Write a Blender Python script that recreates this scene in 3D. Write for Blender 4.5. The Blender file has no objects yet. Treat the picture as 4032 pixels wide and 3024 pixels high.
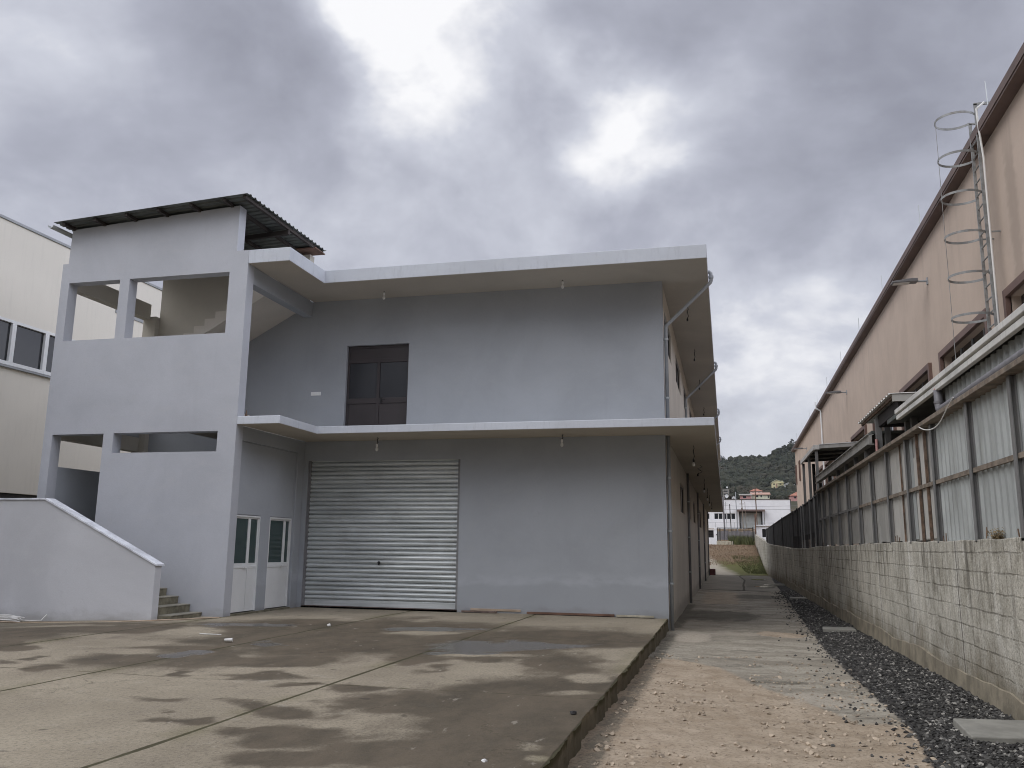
import bpy, bmesh, math, random
import numpy as np
from mathutils import Vector, Matrix, noise as mn
R = math.radians
rnd = random.Random(7)
sc = bpy.context.scene
col = sc.collection

# ------------------------------------------------------------------ node / material helpers
def nd(nt, t, **kw):
    n = nt.nodes.new(t)
    for k, v in kw.items():
        setattr(n, k, v)
    return n
def setin(nt, sock, v):
    if hasattr(v, 'is_output'):
        nt.links.new(v, sock)
    elif v is not None:
        sock.default_value = v if not isinstance(v, tuple) or len(v) != 3 or sock.type == 'VECTOR' else (*v, 1)
def math_(nt, op, a, b=None, c=None, clamp=False):
    n = nd(nt, 'ShaderNodeMath', operation=op, use_clamp=clamp)
    for i, v in enumerate((a, b, c)):
        if v is not None: setin(nt, n.inputs[i], v)
    return n.outputs[0]
def mixc(nt, f, a, b, mode='MIX'):
    n = nd(nt, 'ShaderNodeMix', data_type='RGBA', blend_type=mode)
    setin(nt, n.inputs[0], f); setin(nt, n.inputs[6], a); setin(nt, n.inputs[7], b)
    return n.outputs[2]
def pos(nt, scale=(1, 1, 1)):
    g = nd(nt, 'ShaderNodeNewGeometry')
    m = nd(nt, 'ShaderNodeMapping'); nt.links.new(g.outputs['Position'], m.inputs[0])
    m.inputs['Scale'].default_value = scale
    return m.outputs[0]
def noise(nt, vec, scale, detail=4, rough=.55, dist=0.0, out=0):
    n = nd(nt, 'ShaderNodeTexNoise')
    nt.links.new(vec, n.inputs['Vector'])
    n.inputs['Scale'].default_value = scale; n.inputs['Detail'].default_value = detail
    n.inputs['Roughness'].default_value = rough; n.inputs['Distortion'].default_value = dist
    return n.outputs[out]
def ramp(nt, v, a, b, x=0.0, y=1.0, smooth=True):
    n = nd(nt, 'ShaderNodeMapRange', interpolation_type='SMOOTHSTEP' if smooth else 'LINEAR')
    setin(nt, n.inputs[0], v)
    for i, q in enumerate((a, b, x, y)): n.inputs[i + 1].default_value = q
    return n.outputs[0]
def newmat(name):
    m = bpy.data.materials.new(name); m.use_nodes = True
    nt = m.node_tree
    return m, nt, nt.nodes['Principled BSDF']
def bump(nt, b, h, strength=.3, dist=.01):
    n = nd(nt, 'ShaderNodeBump'); n.inputs['Strength'].default_value = strength; n.inputs['Distance'].default_value = dist
    nt.links.new(h, n.inputs['Height']); nt.links.new(n.outputs[0], b.inputs['Normal'])
def mul(c, f): return tuple(min(1, x * f) for x in c)
def M(name, base, rough=.75, metal=0.0, var=.12, scale=1.5, bs=.15, bscale=40, streak=0.0, dirt=None, spec=.5, island=0.0):
    m, nt, b = newmat(name)
    p = pos(nt)
    n1 = noise(nt, p, scale, 5, .6)
    c = mixc(nt, ramp(nt, n1, .3, .7), mul(base, 1 - var), mul(base, 1 + var))
    if streak:
        s = noise(nt, pos(nt, (5, 5, .5)), 1.6, 4, .6)
        c = mixc(nt, ramp(nt, s, .48, .75, 0, streak), c, dirt or mul(base, .45))
    if island:
        g = nd(nt, 'ShaderNodeNewGeometry')
        c = mixc(nt, island, c, mixc(nt, g.outputs['Random Per Island'], mul(base, .45), mul(base, 1.5)))
    nt.links.new(c, b.inputs['Base Color'])
    b.inputs['Roughness'].default_value = rough; b.inputs['Metallic'].default_value = metal
    b.inputs['Specular IOR Level'].default_value = spec
    if bs: bump(nt, b, noise(nt, p, bscale, 3, .6), bs, .01)
    return m

def plaster(name, base, warm=None, band=True):
    m, nt, b = newmat(name)
    p = pos(nt)
    big = noise(nt, p, .55, 5, .6, .4)
    mid = noise(nt, pos(nt, (1, 1, 2.2)), 2.3, 5, .6)
    c = mixc(nt, ramp(nt, big, .32, .68), mul(base, .93), mul(base, 1.05))
    c = mixc(nt, ramp(nt, mid, .5, .75, 0, .5), c, mul(warm or base, 1.03))
    st = noise(nt, pos(nt, (3.2, 3.2, .28)), 1.3, 5, .65)
    c = mixc(nt, ramp(nt, st, .56, .8, 0, .22), c, mul(base, .78))
    fine = noise(nt, p, 22, 3, .6)
    c = mixc(nt, ramp(nt, fine, .35, .7, 0, .1), c, mul(base, .8))
    if name == 'grey_paint':
        gg = nd(nt, 'ShaderNodeNewGeometry'); sz = nd(nt, 'ShaderNodeSeparateXYZ'); nt.links.new(gg.outputs['Position'], sz.inputs[0])
        zz = math_(nt, 'ADD', sz.outputs[2], math_(nt, 'MULTIPLY', math_(nt, 'SUBTRACT', big, .5), .5))
        c = mixc(nt, math_(nt, 'MULTIPLY', math_(nt, 'MULTIPLY', ramp(nt, zz, .62, .72), ramp(nt, zz, 1.0, .76)), ramp(nt, mid, .35, .6, .1, .55)), c, mul(base, 1.22))
        c = mixc(nt, ramp(nt, zz, .68, .60, 0, .45), c, mul(base, .93))
    if name == 'pink_render':
        gg = nd(nt, 'ShaderNodeNewGeometry'); sz = nd(nt, 'ShaderNodeSeparateXYZ'); nt.links.new(gg.outputs['Position'], sz.inputs[0])
        yw = math_(nt, 'ADD', sz.outputs[1], math_(nt, 'MULTIPLY', math_(nt, 'SUBTRACT', mid, .5), .5))
        run = noise(nt, pos(nt, (2.2, 2.2, .16)), 1.2, 5, .65)
        c = mixc(nt, math_(nt, 'MULTIPLY', math_(nt, 'MULTIPLY', ramp(nt, yw, -2.3, -2.0), ramp(nt, yw, -1.45, -1.75)), ramp(nt, sz.outputs[2], 9.9, 9.0, .1, .45)), c, mul(base, .55))
        c = mixc(nt, math_(nt, 'MULTIPLY', ramp(nt, run, .5, .72), ramp(nt, sz.outputs[2], 6.5, 10.2, .1, .4)), c, mul(base, .68))
    if name == 'fascia_paint':
        dr = noise(nt, pos(nt, (6, 6, 1.2)), 1.4, 5, .7)
        c = mixc(nt, ramp(nt, dr, .5, .74, 0, .45), c, mul(base, .7))
        c = mixc(nt, ramp(nt, noise(nt, pos(nt, (1.2, 1.2, 8)), 1.1, 5, .7), .55, .7, 0, .4), c, mul(base, 1.08))
    cr_ = nd(nt, 'ShaderNodeTexVoronoi', feature='DISTANCE_TO_EDGE'); cr_.inputs['Scale'].default_value = .55
    wv = nd(nt, 'ShaderNodeVectorMath', operation='ADD'); nt.links.new(p, wv.inputs[0]); nt.links.new(noise(nt, p, 1.5, 5, .7, 0, 1), wv.inputs[1]); nt.links.new(wv.outputs[0], cr_.inputs['Vector'])
    c = mixc(nt, math_(nt, 'MULTIPLY', ramp(nt, cr_.outputs['Distance'], .006, .001), ramp(nt, big, .52, .66, 0, .16)), c, mul(base, .55))
    # splash soiling low on the wall
    g = nd(nt, 'ShaderNodeNewGeometry'); sx = nd(nt, 'ShaderNodeSeparateXYZ'); nt.links.new(g.outputs['Position'], sx.inputs[0])
    low = math_(nt, 'ADD', sx.outputs[2], math_(nt, 'MULTIPLY', math_(nt, 'SUBTRACT', mid, .5), .5))
    c = mixc(nt, ramp(nt, low, .22, -.12, 0, .4), c, (.17, .15, .115))
    nt.links.new(c, b.inputs['Base Color'])
    b.inputs['Roughness'].default_value = .88; b.inputs['Specular IOR Level'].default_value = .25
    h = math_(nt, 'ADD', noise(nt, p, 55, 3, .6), math_(nt, 'MULTIPLY', noise(nt, p, 3.0, 3, .5), 2.0))
    bump(nt, b, h, .25, .008)
    return m

MT = {}
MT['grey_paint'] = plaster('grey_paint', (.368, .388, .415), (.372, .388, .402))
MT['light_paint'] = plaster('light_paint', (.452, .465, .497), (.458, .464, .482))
MT['lilac_paint'] = plaster('lilac_paint', (.575, .58, .597), (.577, .58, .587))
MT['fascia_paint'] = plaster('fascia_paint', (.545, .572, .615), (.55, .57, .592))
MT['cream_paint'] = plaster('cream_paint', (.66, .615, .545), (.66, .615, .55))
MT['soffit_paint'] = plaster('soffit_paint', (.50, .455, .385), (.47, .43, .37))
MT['inner_plaster'] = plaster('inner_plaster', (.50, .47, .41), (.47, .45, .40))
MT['beige_panel'] = M('beige_panel', (.70, .665, .59), .6, 0, var=.025, scale=.6, bs=.04, bscale=6, streak=.08)
MT['pink_render'] = plaster('pink_render', (.52, .42, .345), (.51, .42, .35))
MT['brown_trim'] = M('brown_trim', (.115, .075, .062), .6, var=.15)
MT['brown_frame'] = M('brown_frame', (.14, .085, .068), .6, var=.15)
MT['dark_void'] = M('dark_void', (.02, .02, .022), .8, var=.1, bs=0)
MT['white_alu'] = M('white_alu', (.72, .73, .73), .45, var=.05, bs=.03)
MT['white_wall'] = plaster('white_wall', (.82, .83, .85), (.80, .81, .84))
MT['brown_alu'] = M('brown_alu', (.042, .034, .035), .45, var=.15, bs=.05)
MT['galv'] = M('galv', (.47, .50, .51), .5, .35, var=.12, bs=.05, scale=4)
MT['galv_old'] = M('galv_old', (.27, .275, .27), .6, .1, var=.3, bs=.05, scale=5, streak=.4, dirt=(.17, .12, .085))
MT['pipe_grey'] = M('pipe_grey', (.31, .325, .34), .6, 0, var=.1, bs=.03)
MT['plastic_pipe'] = M('plastic_pipe', (.17, .165, .175), .5, 0, var=.18, bs=.05, scale=5)
MT['dark_pipe'] = M('dark_pipe', (.20, .20, .205), .6, 0, var=.2, bs=.03)
MT['black'] = M('black', (.015, .015, .016), .6, var=.1, bs=0)
MT['bulb_glass'] = M('bulb_glass', (.75, .75, .73), .15, var=.03, bs=0)
MT['white_plastic'] = M('white_plastic', (.8, .8, .79), .4, var=.03, bs=0)
MT['steel_grey'] = M('steel_grey', (.175, .175, .172), .7, 0, var=.15, bs=.08, streak=.35, dirt=(.10, .085, .07))
MT['rust'] = M('rust', (.13, .085, .058), .85, 0, var=.5, scale=9, bs=.4, streak=.5, dirt=(.16, .14, .12))
MT['rust_rail'] = M('rust_rail', (.20, .165, .13), .85, 0, var=.35, scale=6, bs=.3, streak=.4, dirt=(.17, .09, .05))
MT['sheet_white'] = M('sheet_white', (.37, .39, .38), .5, .05, var=.14, scale=1.2, bs=.06, streak=.7, dirt=(.20, .205, .19))
MT['sheet_grey'] = M('sheet_grey', (.36, .355, .335), .6, .05, var=.16, scale=1.6, bs=.1, streak=.5, dirt=(.23, .22, .20))
MT['sheet_pale'] = M('sheet_pale', (.44, .43, .40), .65, 0, var=.10, scale=2, bs=.08, streak=.3, dirt=(.34, .31, .27))
MT['netting'] = M('netting', (.035, .036, .037), .95, 0, var=.4, scale=2.5, bs=.4, bscale=18, streak=.6, dirt=(.085, .08, .075))
MT['roof_sheet'] = M('roof_sheet', (.115, .125, .115), .55, .2, var=.3, scale=1.5, bs=.05)
MT['roof_white'] = M('roof_white', (.62, .61, .58), .6, 0, var=.14, bs=.1, streak=.4)
MT['timber'] = M('timber', (.15, .085, .06), .8, var=.3, bs=.2)
MT['dark_timber'] = M('dark_timber', (.04, .032, .028), .8, var=.3, bs=.2)
MT['marble'] = M('marble', (.66, .68, .72), .35, 0, var=.22, scale=3.5, bs=.02)
MT['step_concrete'] = M('step_concrete', (.17, .155, .11), .9, 0, var=.35, scale=5, bs=.4, streak=.55, dirt=(.075, .075, .04))
MT['tread'] = M('tread', (.25, .235, .19), .9, 0, var=.2, scale=5, bs=.3)
MT['slab_cover'] = M('slab_cover', (.27, .262, .23), .9, 0, var=.16, scale=4, bs=.4, bscale=60)
MT['rough_concrete'] = M('rough_concrete', (.40, .37, .29), .95, 0, var=.25, scale=4, bs=.6, bscale=20)
MT['red_brick'] = M('red_brick', (.17, .125, .105), .9, 0, var=.35, scale=8, bs=.4)
MT['red_box'] = M('red_box', (.10, .03, .03), .7, 0, var=.2, bs=.1)
MT['ochre'] = M('ochre', (.45, .35, .26), .9, var=.2, bs=.3)
MT['iron'] = M('iron', (.03, .028, .028), .7, .2, var=.2, bs=.1)
MT['terracotta'] = M('terracotta', (.36, .155, .105), .85, var=.25, scale=1.2, bs=.2, bscale=8)
MT['terracotta_pale'] = M('terracotta_pale', (.42, .26, .20), .85, var=.2, scale=1.2, bs=.2, bscale=8)
MT['yellow_wall'] = M('yellow_wall', (.66, .59, .36), .85, var=.06, bs=0)
MT['house_white'] = M('house_white', (.74, .74, .74), .85, var=.06, bs=0)
MT['house_pink'] = M('house_pink', (.50, .27, .25), .85, var=.1, bs=0)
MT['house_cream'] = M('house_cream', (.64, .64, .50), .85, var=.1, bs=0)
MT['house_grey'] = M('house_grey', (.28, .26, .23), .9, var=.2, bs=.1)
MT['bark'] = M('bark', (.10, .08, .06), .9, var=.3, bs=.3)
MT['leaf_dark'] = M('leaf_dark', (.030, .040, .026), .9, var=.4, scale=.5, bs=0, island=.6)
MT['leaf_ridge'] = M('leaf_ridge', (.045, .048, .042), .9, var=.4, scale=.5, bs=0, island=.6)
MT['dry_plant'] = M('dry_plant', (.22, .16, .08), .9, var=.3, bs=0, island=.5)
MT['wire_white'] = M('wire_white', (.72, .71, .68), .5, var=.06, bs=0)
MT['lamp_grey'] = M('lamp_grey', (.16, .16, .165), .5, .2, var=.1, bs=0)
MT['lamp_lens'] = M('lamp_lens', (.55, .54, .52), .3, 0, var=.05, bs=0)

def glass(name, c, rough=.06):
    m, nt, b = newmat(name)
    n = noise(nt, pos(nt), .8, 3)
    nt.links.new(mixc(nt, n, mul(c, .75), mul(c, 1.25)), b.inputs['Base Color'])
    b.inputs['Roughness'].default_value = rough; b.inputs['Specular IOR Level'].default_value = .55
    bump(nt, b, noise(nt, pos(nt), 1.4, 2), .04, .02)
    return m
MT['dark_glass'] = glass('dark_glass', (.02, .022, .025))
MT['dim_glass'] = glass('dim_glass', (.012, .012, .013), .35); MT['dim_glass'].node_tree.nodes['Principled BSDF'].inputs['Specular IOR Level'].default_value = .2
MT['teal_glass'] = glass('teal_glass', (.035, .058, .056), .12)
MT['door_glass'] = glass('door_glass', (.036, .037, .041), .16)

def mat_forest():
    m, nt, b = newmat('forest_leaves')
    g = nd(nt, 'ShaderNodeNewGeometry')
    c = mixc(nt, g.outputs['Random Per Island'], (.028, .033, .024), (.064, .064, .046))
    p = pos(nt)
    n = noise(nt, p, .012, 4)
    c = mixc(nt, ramp(nt, n, .5, .68, 0, .75), c, (.080, .062, .048))
    f = noise(nt, p, .9, 3, .7)
    c = mixc(nt, ramp(nt, f, .35, .65, 0, .55), c, (.017, .022, .015))
    nt.links.new(c, b.inputs['Base Color']); b.inputs['Roughness'].default_value = .95
    b.inputs['Specular IOR Level'].default_value = .1
    return m
MT['forest'] = mat_forest()

def mat_shutter():
    m, nt, b = newmat('shutter_steel')
    p = pos(nt)
    n = noise(nt, pos(nt, (.5, 1, 9)), .9, 4, .6)
    n2 = noise(nt, p, 1.1, 4, .6)
    c = mixc(nt, ramp(nt, n, .3, .7), (.44, .47, .47), (.70, .735, .735))
    c = mixc(nt, ramp(nt, n2, .5, .8, 0, .4), c, (.36, .37, .355))
    sp = noise(nt, pos(nt, (7, 1, 9)), 1.2, 3)
    c = mixc(nt, ramp(nt, sp, .68, .74, 0, .5), c, (.72, .75, .76))
    nt.links.new(c, b.inputs['Base Color'])
    b.inputs['Metallic'].default_value = .3
    nt.links.new(ramp(nt, n2, .3, .7, .34, .52), b.inputs['Roughness'])
    return m
MT['shutter'] = mat_shutter()

def mat_blockwall():
    m, nt, b = newmat('concrete_blocks')
    g = nd(nt, 'ShaderNodeNewGeometry'); s = nd(nt, 'ShaderNodeSeparateXYZ'); nt.links.new(g.outputs['Position'], s.inputs[0])
    cmb = nd(nt, 'ShaderNodeCombineXYZ')
    p = pos(nt)
    wob = noise(nt, p, 2.5, 3, .5)
    nt.links.new(s.outputs[1], cmb.inputs[0])
    nt.links.new(math_(nt, 'ADD', s.outputs[2], math_(nt, 'MULTIPLY', wob, .035)), cmb.inputs[1])
    br = nd(nt, 'ShaderNodeTexBrick'); nt.links.new(cmb.outputs[0], br.inputs['Vector'])
    br.inputs['Scale'].default_value = 1; br.inputs['Brick Width'].default_value = .42; br.inputs['Row Height'].default_value = .218
    br.inputs['Mortar Size'].default_value = .012; br.inputs['Mortar Smooth'].default_value = .35
    br.inputs['Color1'].default_value = (.36, .36, .36, 1); br.inputs['Color2'].default_value = (.62, .62, .62, 1)
    br.inputs['Mortar'].default_value = (.5, .5, .5, 1); br.inputs['Bias'].default_value = 0
    big = noise(nt, p, .5, 6, .65, .5)
    c = mixc(nt, ramp(nt, big, .34, .66), (.34, .32, .265), (.64, .61, .53))
    c = mixc(nt, .2, c, br.outputs['Color'], 'OVERLAY')
    mott = noise(nt, p, 3.4, 6, .72, .4)
    c = mixc(nt, ramp(nt, mott, .48, .66, 0, .7), c, (.66, .64, .575))
    c = mixc(nt, ramp(nt, mott, .46, .32, 0, .55), c, (.17, .155, .12))
    # run-off: dark streaks and whitish lime streaks
    v = pos(nt, (4, 4, .32))
    s1 = noise(nt, v, 1.5, 5, .65); s2 = noise(nt, pos(nt, (3.2, 3.2, .42)), 1.3, 5, .62)
    top = ramp(nt, math_(nt, 'ADD', s.outputs[2], math_(nt, 'MULTIPLY', s1, 1.2)), 1.2, 2.3)
    c = mixc(nt, math_(nt, 'MULTIPLY', ramp(nt, s1, .46, .66), math_(nt, 'ADD', math_(nt, 'MULTIPLY', top, .6), .22)), c, (.115, .105, .085))
    c = mixc(nt, ramp(nt, s2, .52, .72, 0, .6), c, (.70, .68, .61))
    # lime-washed columns every few metres
    per = math_(nt, 'ABSOLUTE', math_(nt, 'SUBTRACT', math_(nt, 'MODULO', math_(nt, 'ADD', s.outputs[1], math_(nt, 'ADD', 100.0 + .53, math_(nt, 'MULTIPLY', wob, .12))), 2.95), 1.47))
    colm = math_(nt, 'MULTIPLY', ramp(nt, per, .11, .015), ramp(nt, s2, .3, .6))
    c = mixc(nt, math_(nt, 'MULTIPLY', colm, .8), c, (.74, .72, .66))
    c = mixc(nt, math_(nt, 'MULTIPLY', ramp(nt, per, .035, .012), ramp(nt, s1, .40, .52, 0, .85)), c, (.12, .11, .09))
    # broken joints
    jn = noise(nt, p, 3.2, 4, .7)
    jm = math_(nt, 'MULTIPLY', br.outputs['Fac'], ramp(nt, jn, .34, .54))
    jw = math_(nt, 'MULTIPLY', br.outputs['Fac'], ramp(nt, jn, .42, .30))
    c = mixc(nt, math_(nt, 'MULTIPLY', math_(nt, 'MULTIPLY', jm, ramp(nt, big, .62, .42, .1, 1.0)), .65), c, (.085, .076, .058))
    c = mixc(nt, math_(nt, 'MULTIPLY', jw, .5), c, (.56, .54, .48))
    # damp foot with brown algae
    low = math_(nt, 'ADD', s.outputs[2], math_(nt, 'MULTIPLY', math_(nt, 'SUBTRACT', noise(nt, pos(nt, (1, 1, .6)), 1.3, 5, .65), .5), 1.5))
    c = mixc(nt, ramp(nt, low, .55, -.25, 0, .8), c, (.165, .13, .08))
    c = mixc(nt, math_(nt, 'MULTIPLY', ramp(nt, low, .25, -.2), ramp(nt, mott, .5, .62, 0, .6)), c, (.075, .078, .035))
    fine = noise(nt, p, 38, 4, .7)
    c = mixc(nt, ramp(nt, fine, .42, .66, 0, .45), c, (.13, .12, .095))
    nt.links.new(c, b.inputs['Base Color']); b.inputs['Roughness'].default_value = .95; b.inputs['Specular IOR Level'].default_value = .2
    h = math_(nt, 'SUBTRACT', math_(nt, 'ADD', noise(nt, p, 30, 4, .7), math_(nt, 'MULTIPLY', noise(nt, p, 5, 4, .6), 1.5)), math_(nt, 'MULTIPLY', jm, 1.6))
    bump(nt, b, h, .7, .018)
    return m
MT['blocks'] = mat_blockwall()
MT['footing'] = M('footing', (.24, .21, .155), .95, 0, var=.3, scale=3, bs=.6, bscale=25, streak=.4, dirt=(.13, .10, .065))

def attr(nt, name):
    a = nd(nt, 'ShaderNodeAttribute'); a.attribute_name = name
    return a.outputs['Fac']

def mat_yard():
    m, nt, b = newmat('yard_concrete')
    g = nd(nt, 'ShaderNodeNewGeometry'); s = nd(nt, 'ShaderNodeSeparateXYZ'); nt.links.new(g.outputs['Position'], s.inputs[0])
    p = pos(nt)
    big = noise(nt, p, .45, 6, .65, .3); mid = noise(nt, p, 2.2, 5, .65); fine = noise(nt, p, 30, 4, .7); grit = noise(nt, p, 110, 2, .6)
    stre = noise(nt, pos(nt, (1, .45, 1)), 1.7, 5, .7)
    c = mixc(nt, ramp(nt, big, .3, .7), (.26, .224, .167), (.36, .314, .237))
    c = mixc(nt, ramp(nt, stre, .5, .72, 0, .55), c, (.27, .235, .185))
    c = mixc(nt, ramp(nt, mid, .58, .72, 0, .45), c, (.42, .385, .32))
    sp = noise(nt, p, 9, 5, .7)
    c = mixc(nt, ramp(nt, sp, .52, .72, 0, .4), c, (.17, .15, .115))
    # moss and dirt along the joints
    def jd(co, period, shift):
        return math_(nt, 'ABSOLUTE', math_(nt, 'SUBTRACT', math_(nt, 'MODULO', math_(nt, 'ADD', co, 300.0 * period + shift), period), period / 2))
    wob = math_(nt, 'MULTIPLY', math_(nt, 'SUBTRACT', mid, .5), .05)
    jx = math_(nt, 'ADD', jd(s.outputs[0], 3.0, 1.5), wob); jy = math_(nt, 'ADD', jd(s.outputs[1], 5.5, 5.15 + 2.75), wob)
    halo = math_(nt, 'MULTIPLY', ramp(nt, jx, .30, .02), ramp(nt, noise(nt, p, .8, 3), .44, .58))
    # wet
    w = math_(nt, 'ADD', attr(nt, 'wet'), math_(nt, 'ADD', math_(nt, 'MULTIPLY', math_(nt, 'SUBTRACT', stre, .5), 1.3), math_(nt, 'MULTIPLY', math_(nt, 'SUBTRACT', fine, .5), .4)))
    wet = ramp(nt, w, .06, .8)
    pud = ramp(nt, math_(nt, 'ADD', attr(nt, 'puddle'), math_(nt, 'MULTIPLY', math_(nt, 'SUBTRACT', mid, .5), .35)), .42, .80)
    wetc = mixc(nt, ramp(nt, stre, .3, .7), (.058, .048, .035), (.118, .094, .067))
    c = mixc(nt, math_(nt, 'MULTIPLY', halo, .45), c, (.135, .125, .06))
    c = mixc(nt, ramp(nt, fine, .47, .68, 0, .5), c, (.11, .096, .073))
    c = mixc(nt, ramp(nt, grit, .58, .70, 0, .4), c, (.56, .52, .45))
    c = mixc(nt, math_(nt, 'MULTIPLY', wet, .86), c, wetc)
    c = mixc(nt, math_(nt, 'MULTIPLY', pud, .5), c, (.085, .078, .068))
    j = math_(nt, 'MAXIMUM', ramp(nt, jx, .032, .012), math_(nt, 'MULTIPLY', ramp(nt, jy, .014, .004), ramp(nt, noise(nt, p, .9, 2), .35, .5)))
    c = mixc(nt, math_(nt, 'MULTIPLY', j, .92), c, mixc(nt, mid, (.04, .036, .022), (.085, .08, .04)))
    vc = nd(nt, 'ShaderNodeTexVoronoi', feature='DISTANCE_TO_EDGE'); vc.inputs['Scale'].default_value = .42
    vw = nd(nt, 'ShaderNodeVectorMath', operation='ADD'); nt.links.new(p, vw.inputs[0]); nt.links.new(noise(nt, p, 1.3, 6, .75, 0, 1), vw.inputs[1]); nt.links.new(vw.outputs[0], vc.inputs['Vector'])
    c = mixc(nt, math_(nt, 'MULTIPLY', ramp(nt, vc.outputs['Distance'], .007, .002), ramp(nt, big, .48, .6, 0, .6)), c, (.07, .06, .04))
    spots = noise(nt, p, 4.2, 2, .4)
    c = mixc(nt, ramp(nt, spots, .70, .76, 0, .6), c, (.06, .052, .042))
    c = mixc(nt, ramp(nt, noise(nt, pos(nt, (1, .35, 1)), 6.0, 4, .65), .64, .72, 0, .5), c, (.40, .365, .30))
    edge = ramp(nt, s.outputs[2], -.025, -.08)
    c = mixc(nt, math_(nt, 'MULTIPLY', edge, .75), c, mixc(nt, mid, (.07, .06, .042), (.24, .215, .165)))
    nt.links.new(c, b.inputs['Base Color'])
    r = ramp(nt, wet, 0, 1, .92, .72, False)
    r2 = nd(nt, 'ShaderNodeMix', data_type='FLOAT'); nt.links.new(pud, r2.inputs[0]); nt.links.new(r, r2.inputs[2]); r2.inputs[3].default_value = .24
    nt.links.new(r2.outputs[0], b.inputs['Roughness'])
    nt.links.new(ramp(nt, pud, 0, 1, .14, .5, False), b.inputs['Specular IOR Level'])
    h = math_(nt, 'SUBTRACT', math_(nt, 'ADD', fine, math_(nt, 'MULTIPLY', mid, .9)), math_(nt, 'MULTIPLY', j, 2.5))
    h = math_(nt, 'MULTIPLY', h, ramp(nt, pud, 0, 1, 1, .05, False))
    bump(nt, b, h, .45, .012)
    return m
MT['yard'] = mat_yard()

def mat_alley():
    m, nt, b = newmat('alley_ground')
    g = nd(nt, 'ShaderNodeNewGeometry'); s = nd(nt, 'ShaderNodeSeparateXYZ'); nt.links.new(g.outputs['Position'], s.inputs[0])
    p = pos(nt)
    big = noise(nt, p, .6, 6, .65, .3); mid = noise(nt, p, 2.6, 5, .68); fine = noise(nt, p, 26, 5, .75); grit = noise(nt, p, 90, 3, .65)
    strx = noise(nt, pos(nt, (.35, 1.1, 1)), 1.2, 5, .68)
    def am(name, lo=.35, hi=.65, k=.5):
        return ramp(nt, math_(nt, 'ADD', attr(nt, name), math_(nt, 'ADD', math_(nt, 'MULTIPLY', math_(nt, 'SUBTRACT', mid, .5), k), math_(nt, 'MULTIPLY', math_(nt, 'SUBTRACT', fine, .5), k * .6))), lo, hi)
    c = mixc(nt, ramp(nt, strx, .3, .7), (.27, .24, .19), (.46, .42, .345))
    c = mixc(nt, ramp(nt, big, .55, .75, 0, .5), c, (.30, .285, .25))
    bl = noise(nt, pos(nt, (.55, 1.2, 1)), 2.1, 6, .72)
    c = mixc(nt, ramp(nt, bl, .52, .66, 0, .7), c, (.165, .15, .12))
    c = mixc(nt, ramp(nt, bl, .44, .34, 0, .5), c, (.47, .43, .36))
    tan = mixc(nt, ramp(nt, mid, .3, .7), (.36, .282, .20), (.51, .418, .315))
    c = mixc(nt, am('tan'), c, tan)
    conc = mixc(nt, ramp(nt, big, .3, .7), (.25, .23, .19), (.35, .325, .27))
    c = mixc(nt, am('conc', .42, .58, .15), c, conc)
    c = mixc(nt, math_(nt, 'MULTIPLY', am('damp', .35, .7, .8), .75), c, (.095, .09, .07))
    c = mixc(nt, math_(nt, 'MULTIPLY', am('pale', .4, .7, .7), .7), c, (.50, .44, .36))
    c = mixc(nt, math_(nt, 'MULTIPLY', am('grass', .35, .65, .8), .9), c, mixc(nt, big, (.085, .10, .035), (.17, .125, .08)))
    c = mixc(nt, am('gravel', .4, .6, .5), c, mixc(nt, ramp(nt, fine, .3, .7), (.022, .022, .023), (.075, .074, .072)))
    c = mixc(nt, ramp(nt, fine, .48, .68, 0, .6), c, (.13, .105, .08))
    c = mixc(nt, ramp(nt, grit, .62, .70, 0, .4), c, (.55, .48, .38))
    crack = math_(nt, 'MULTIPLY', attr(nt, 'crack'), 1.0)
    c = mixc(nt, ramp(nt, crack, .35, .75, 0, .85), c, (.07, .06, .045))
    nt.links.new(c, b.inputs['Base Color'])
    b.inputs['Roughness'].default_value = .93; b.inputs['Specular IOR Level'].default_value = .25
    h = math_(nt, 'ADD', math_(nt, 'MULTIPLY', fine, 1.2), math_(nt, 'ADD', math_(nt, 'MULTIPLY', mid, 1.5), math_(nt, 'MULTIPLY', grit, .5)))
    bump(nt, b, h, .8, .02)
    return m
MT['alley'] = mat_alley()

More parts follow.
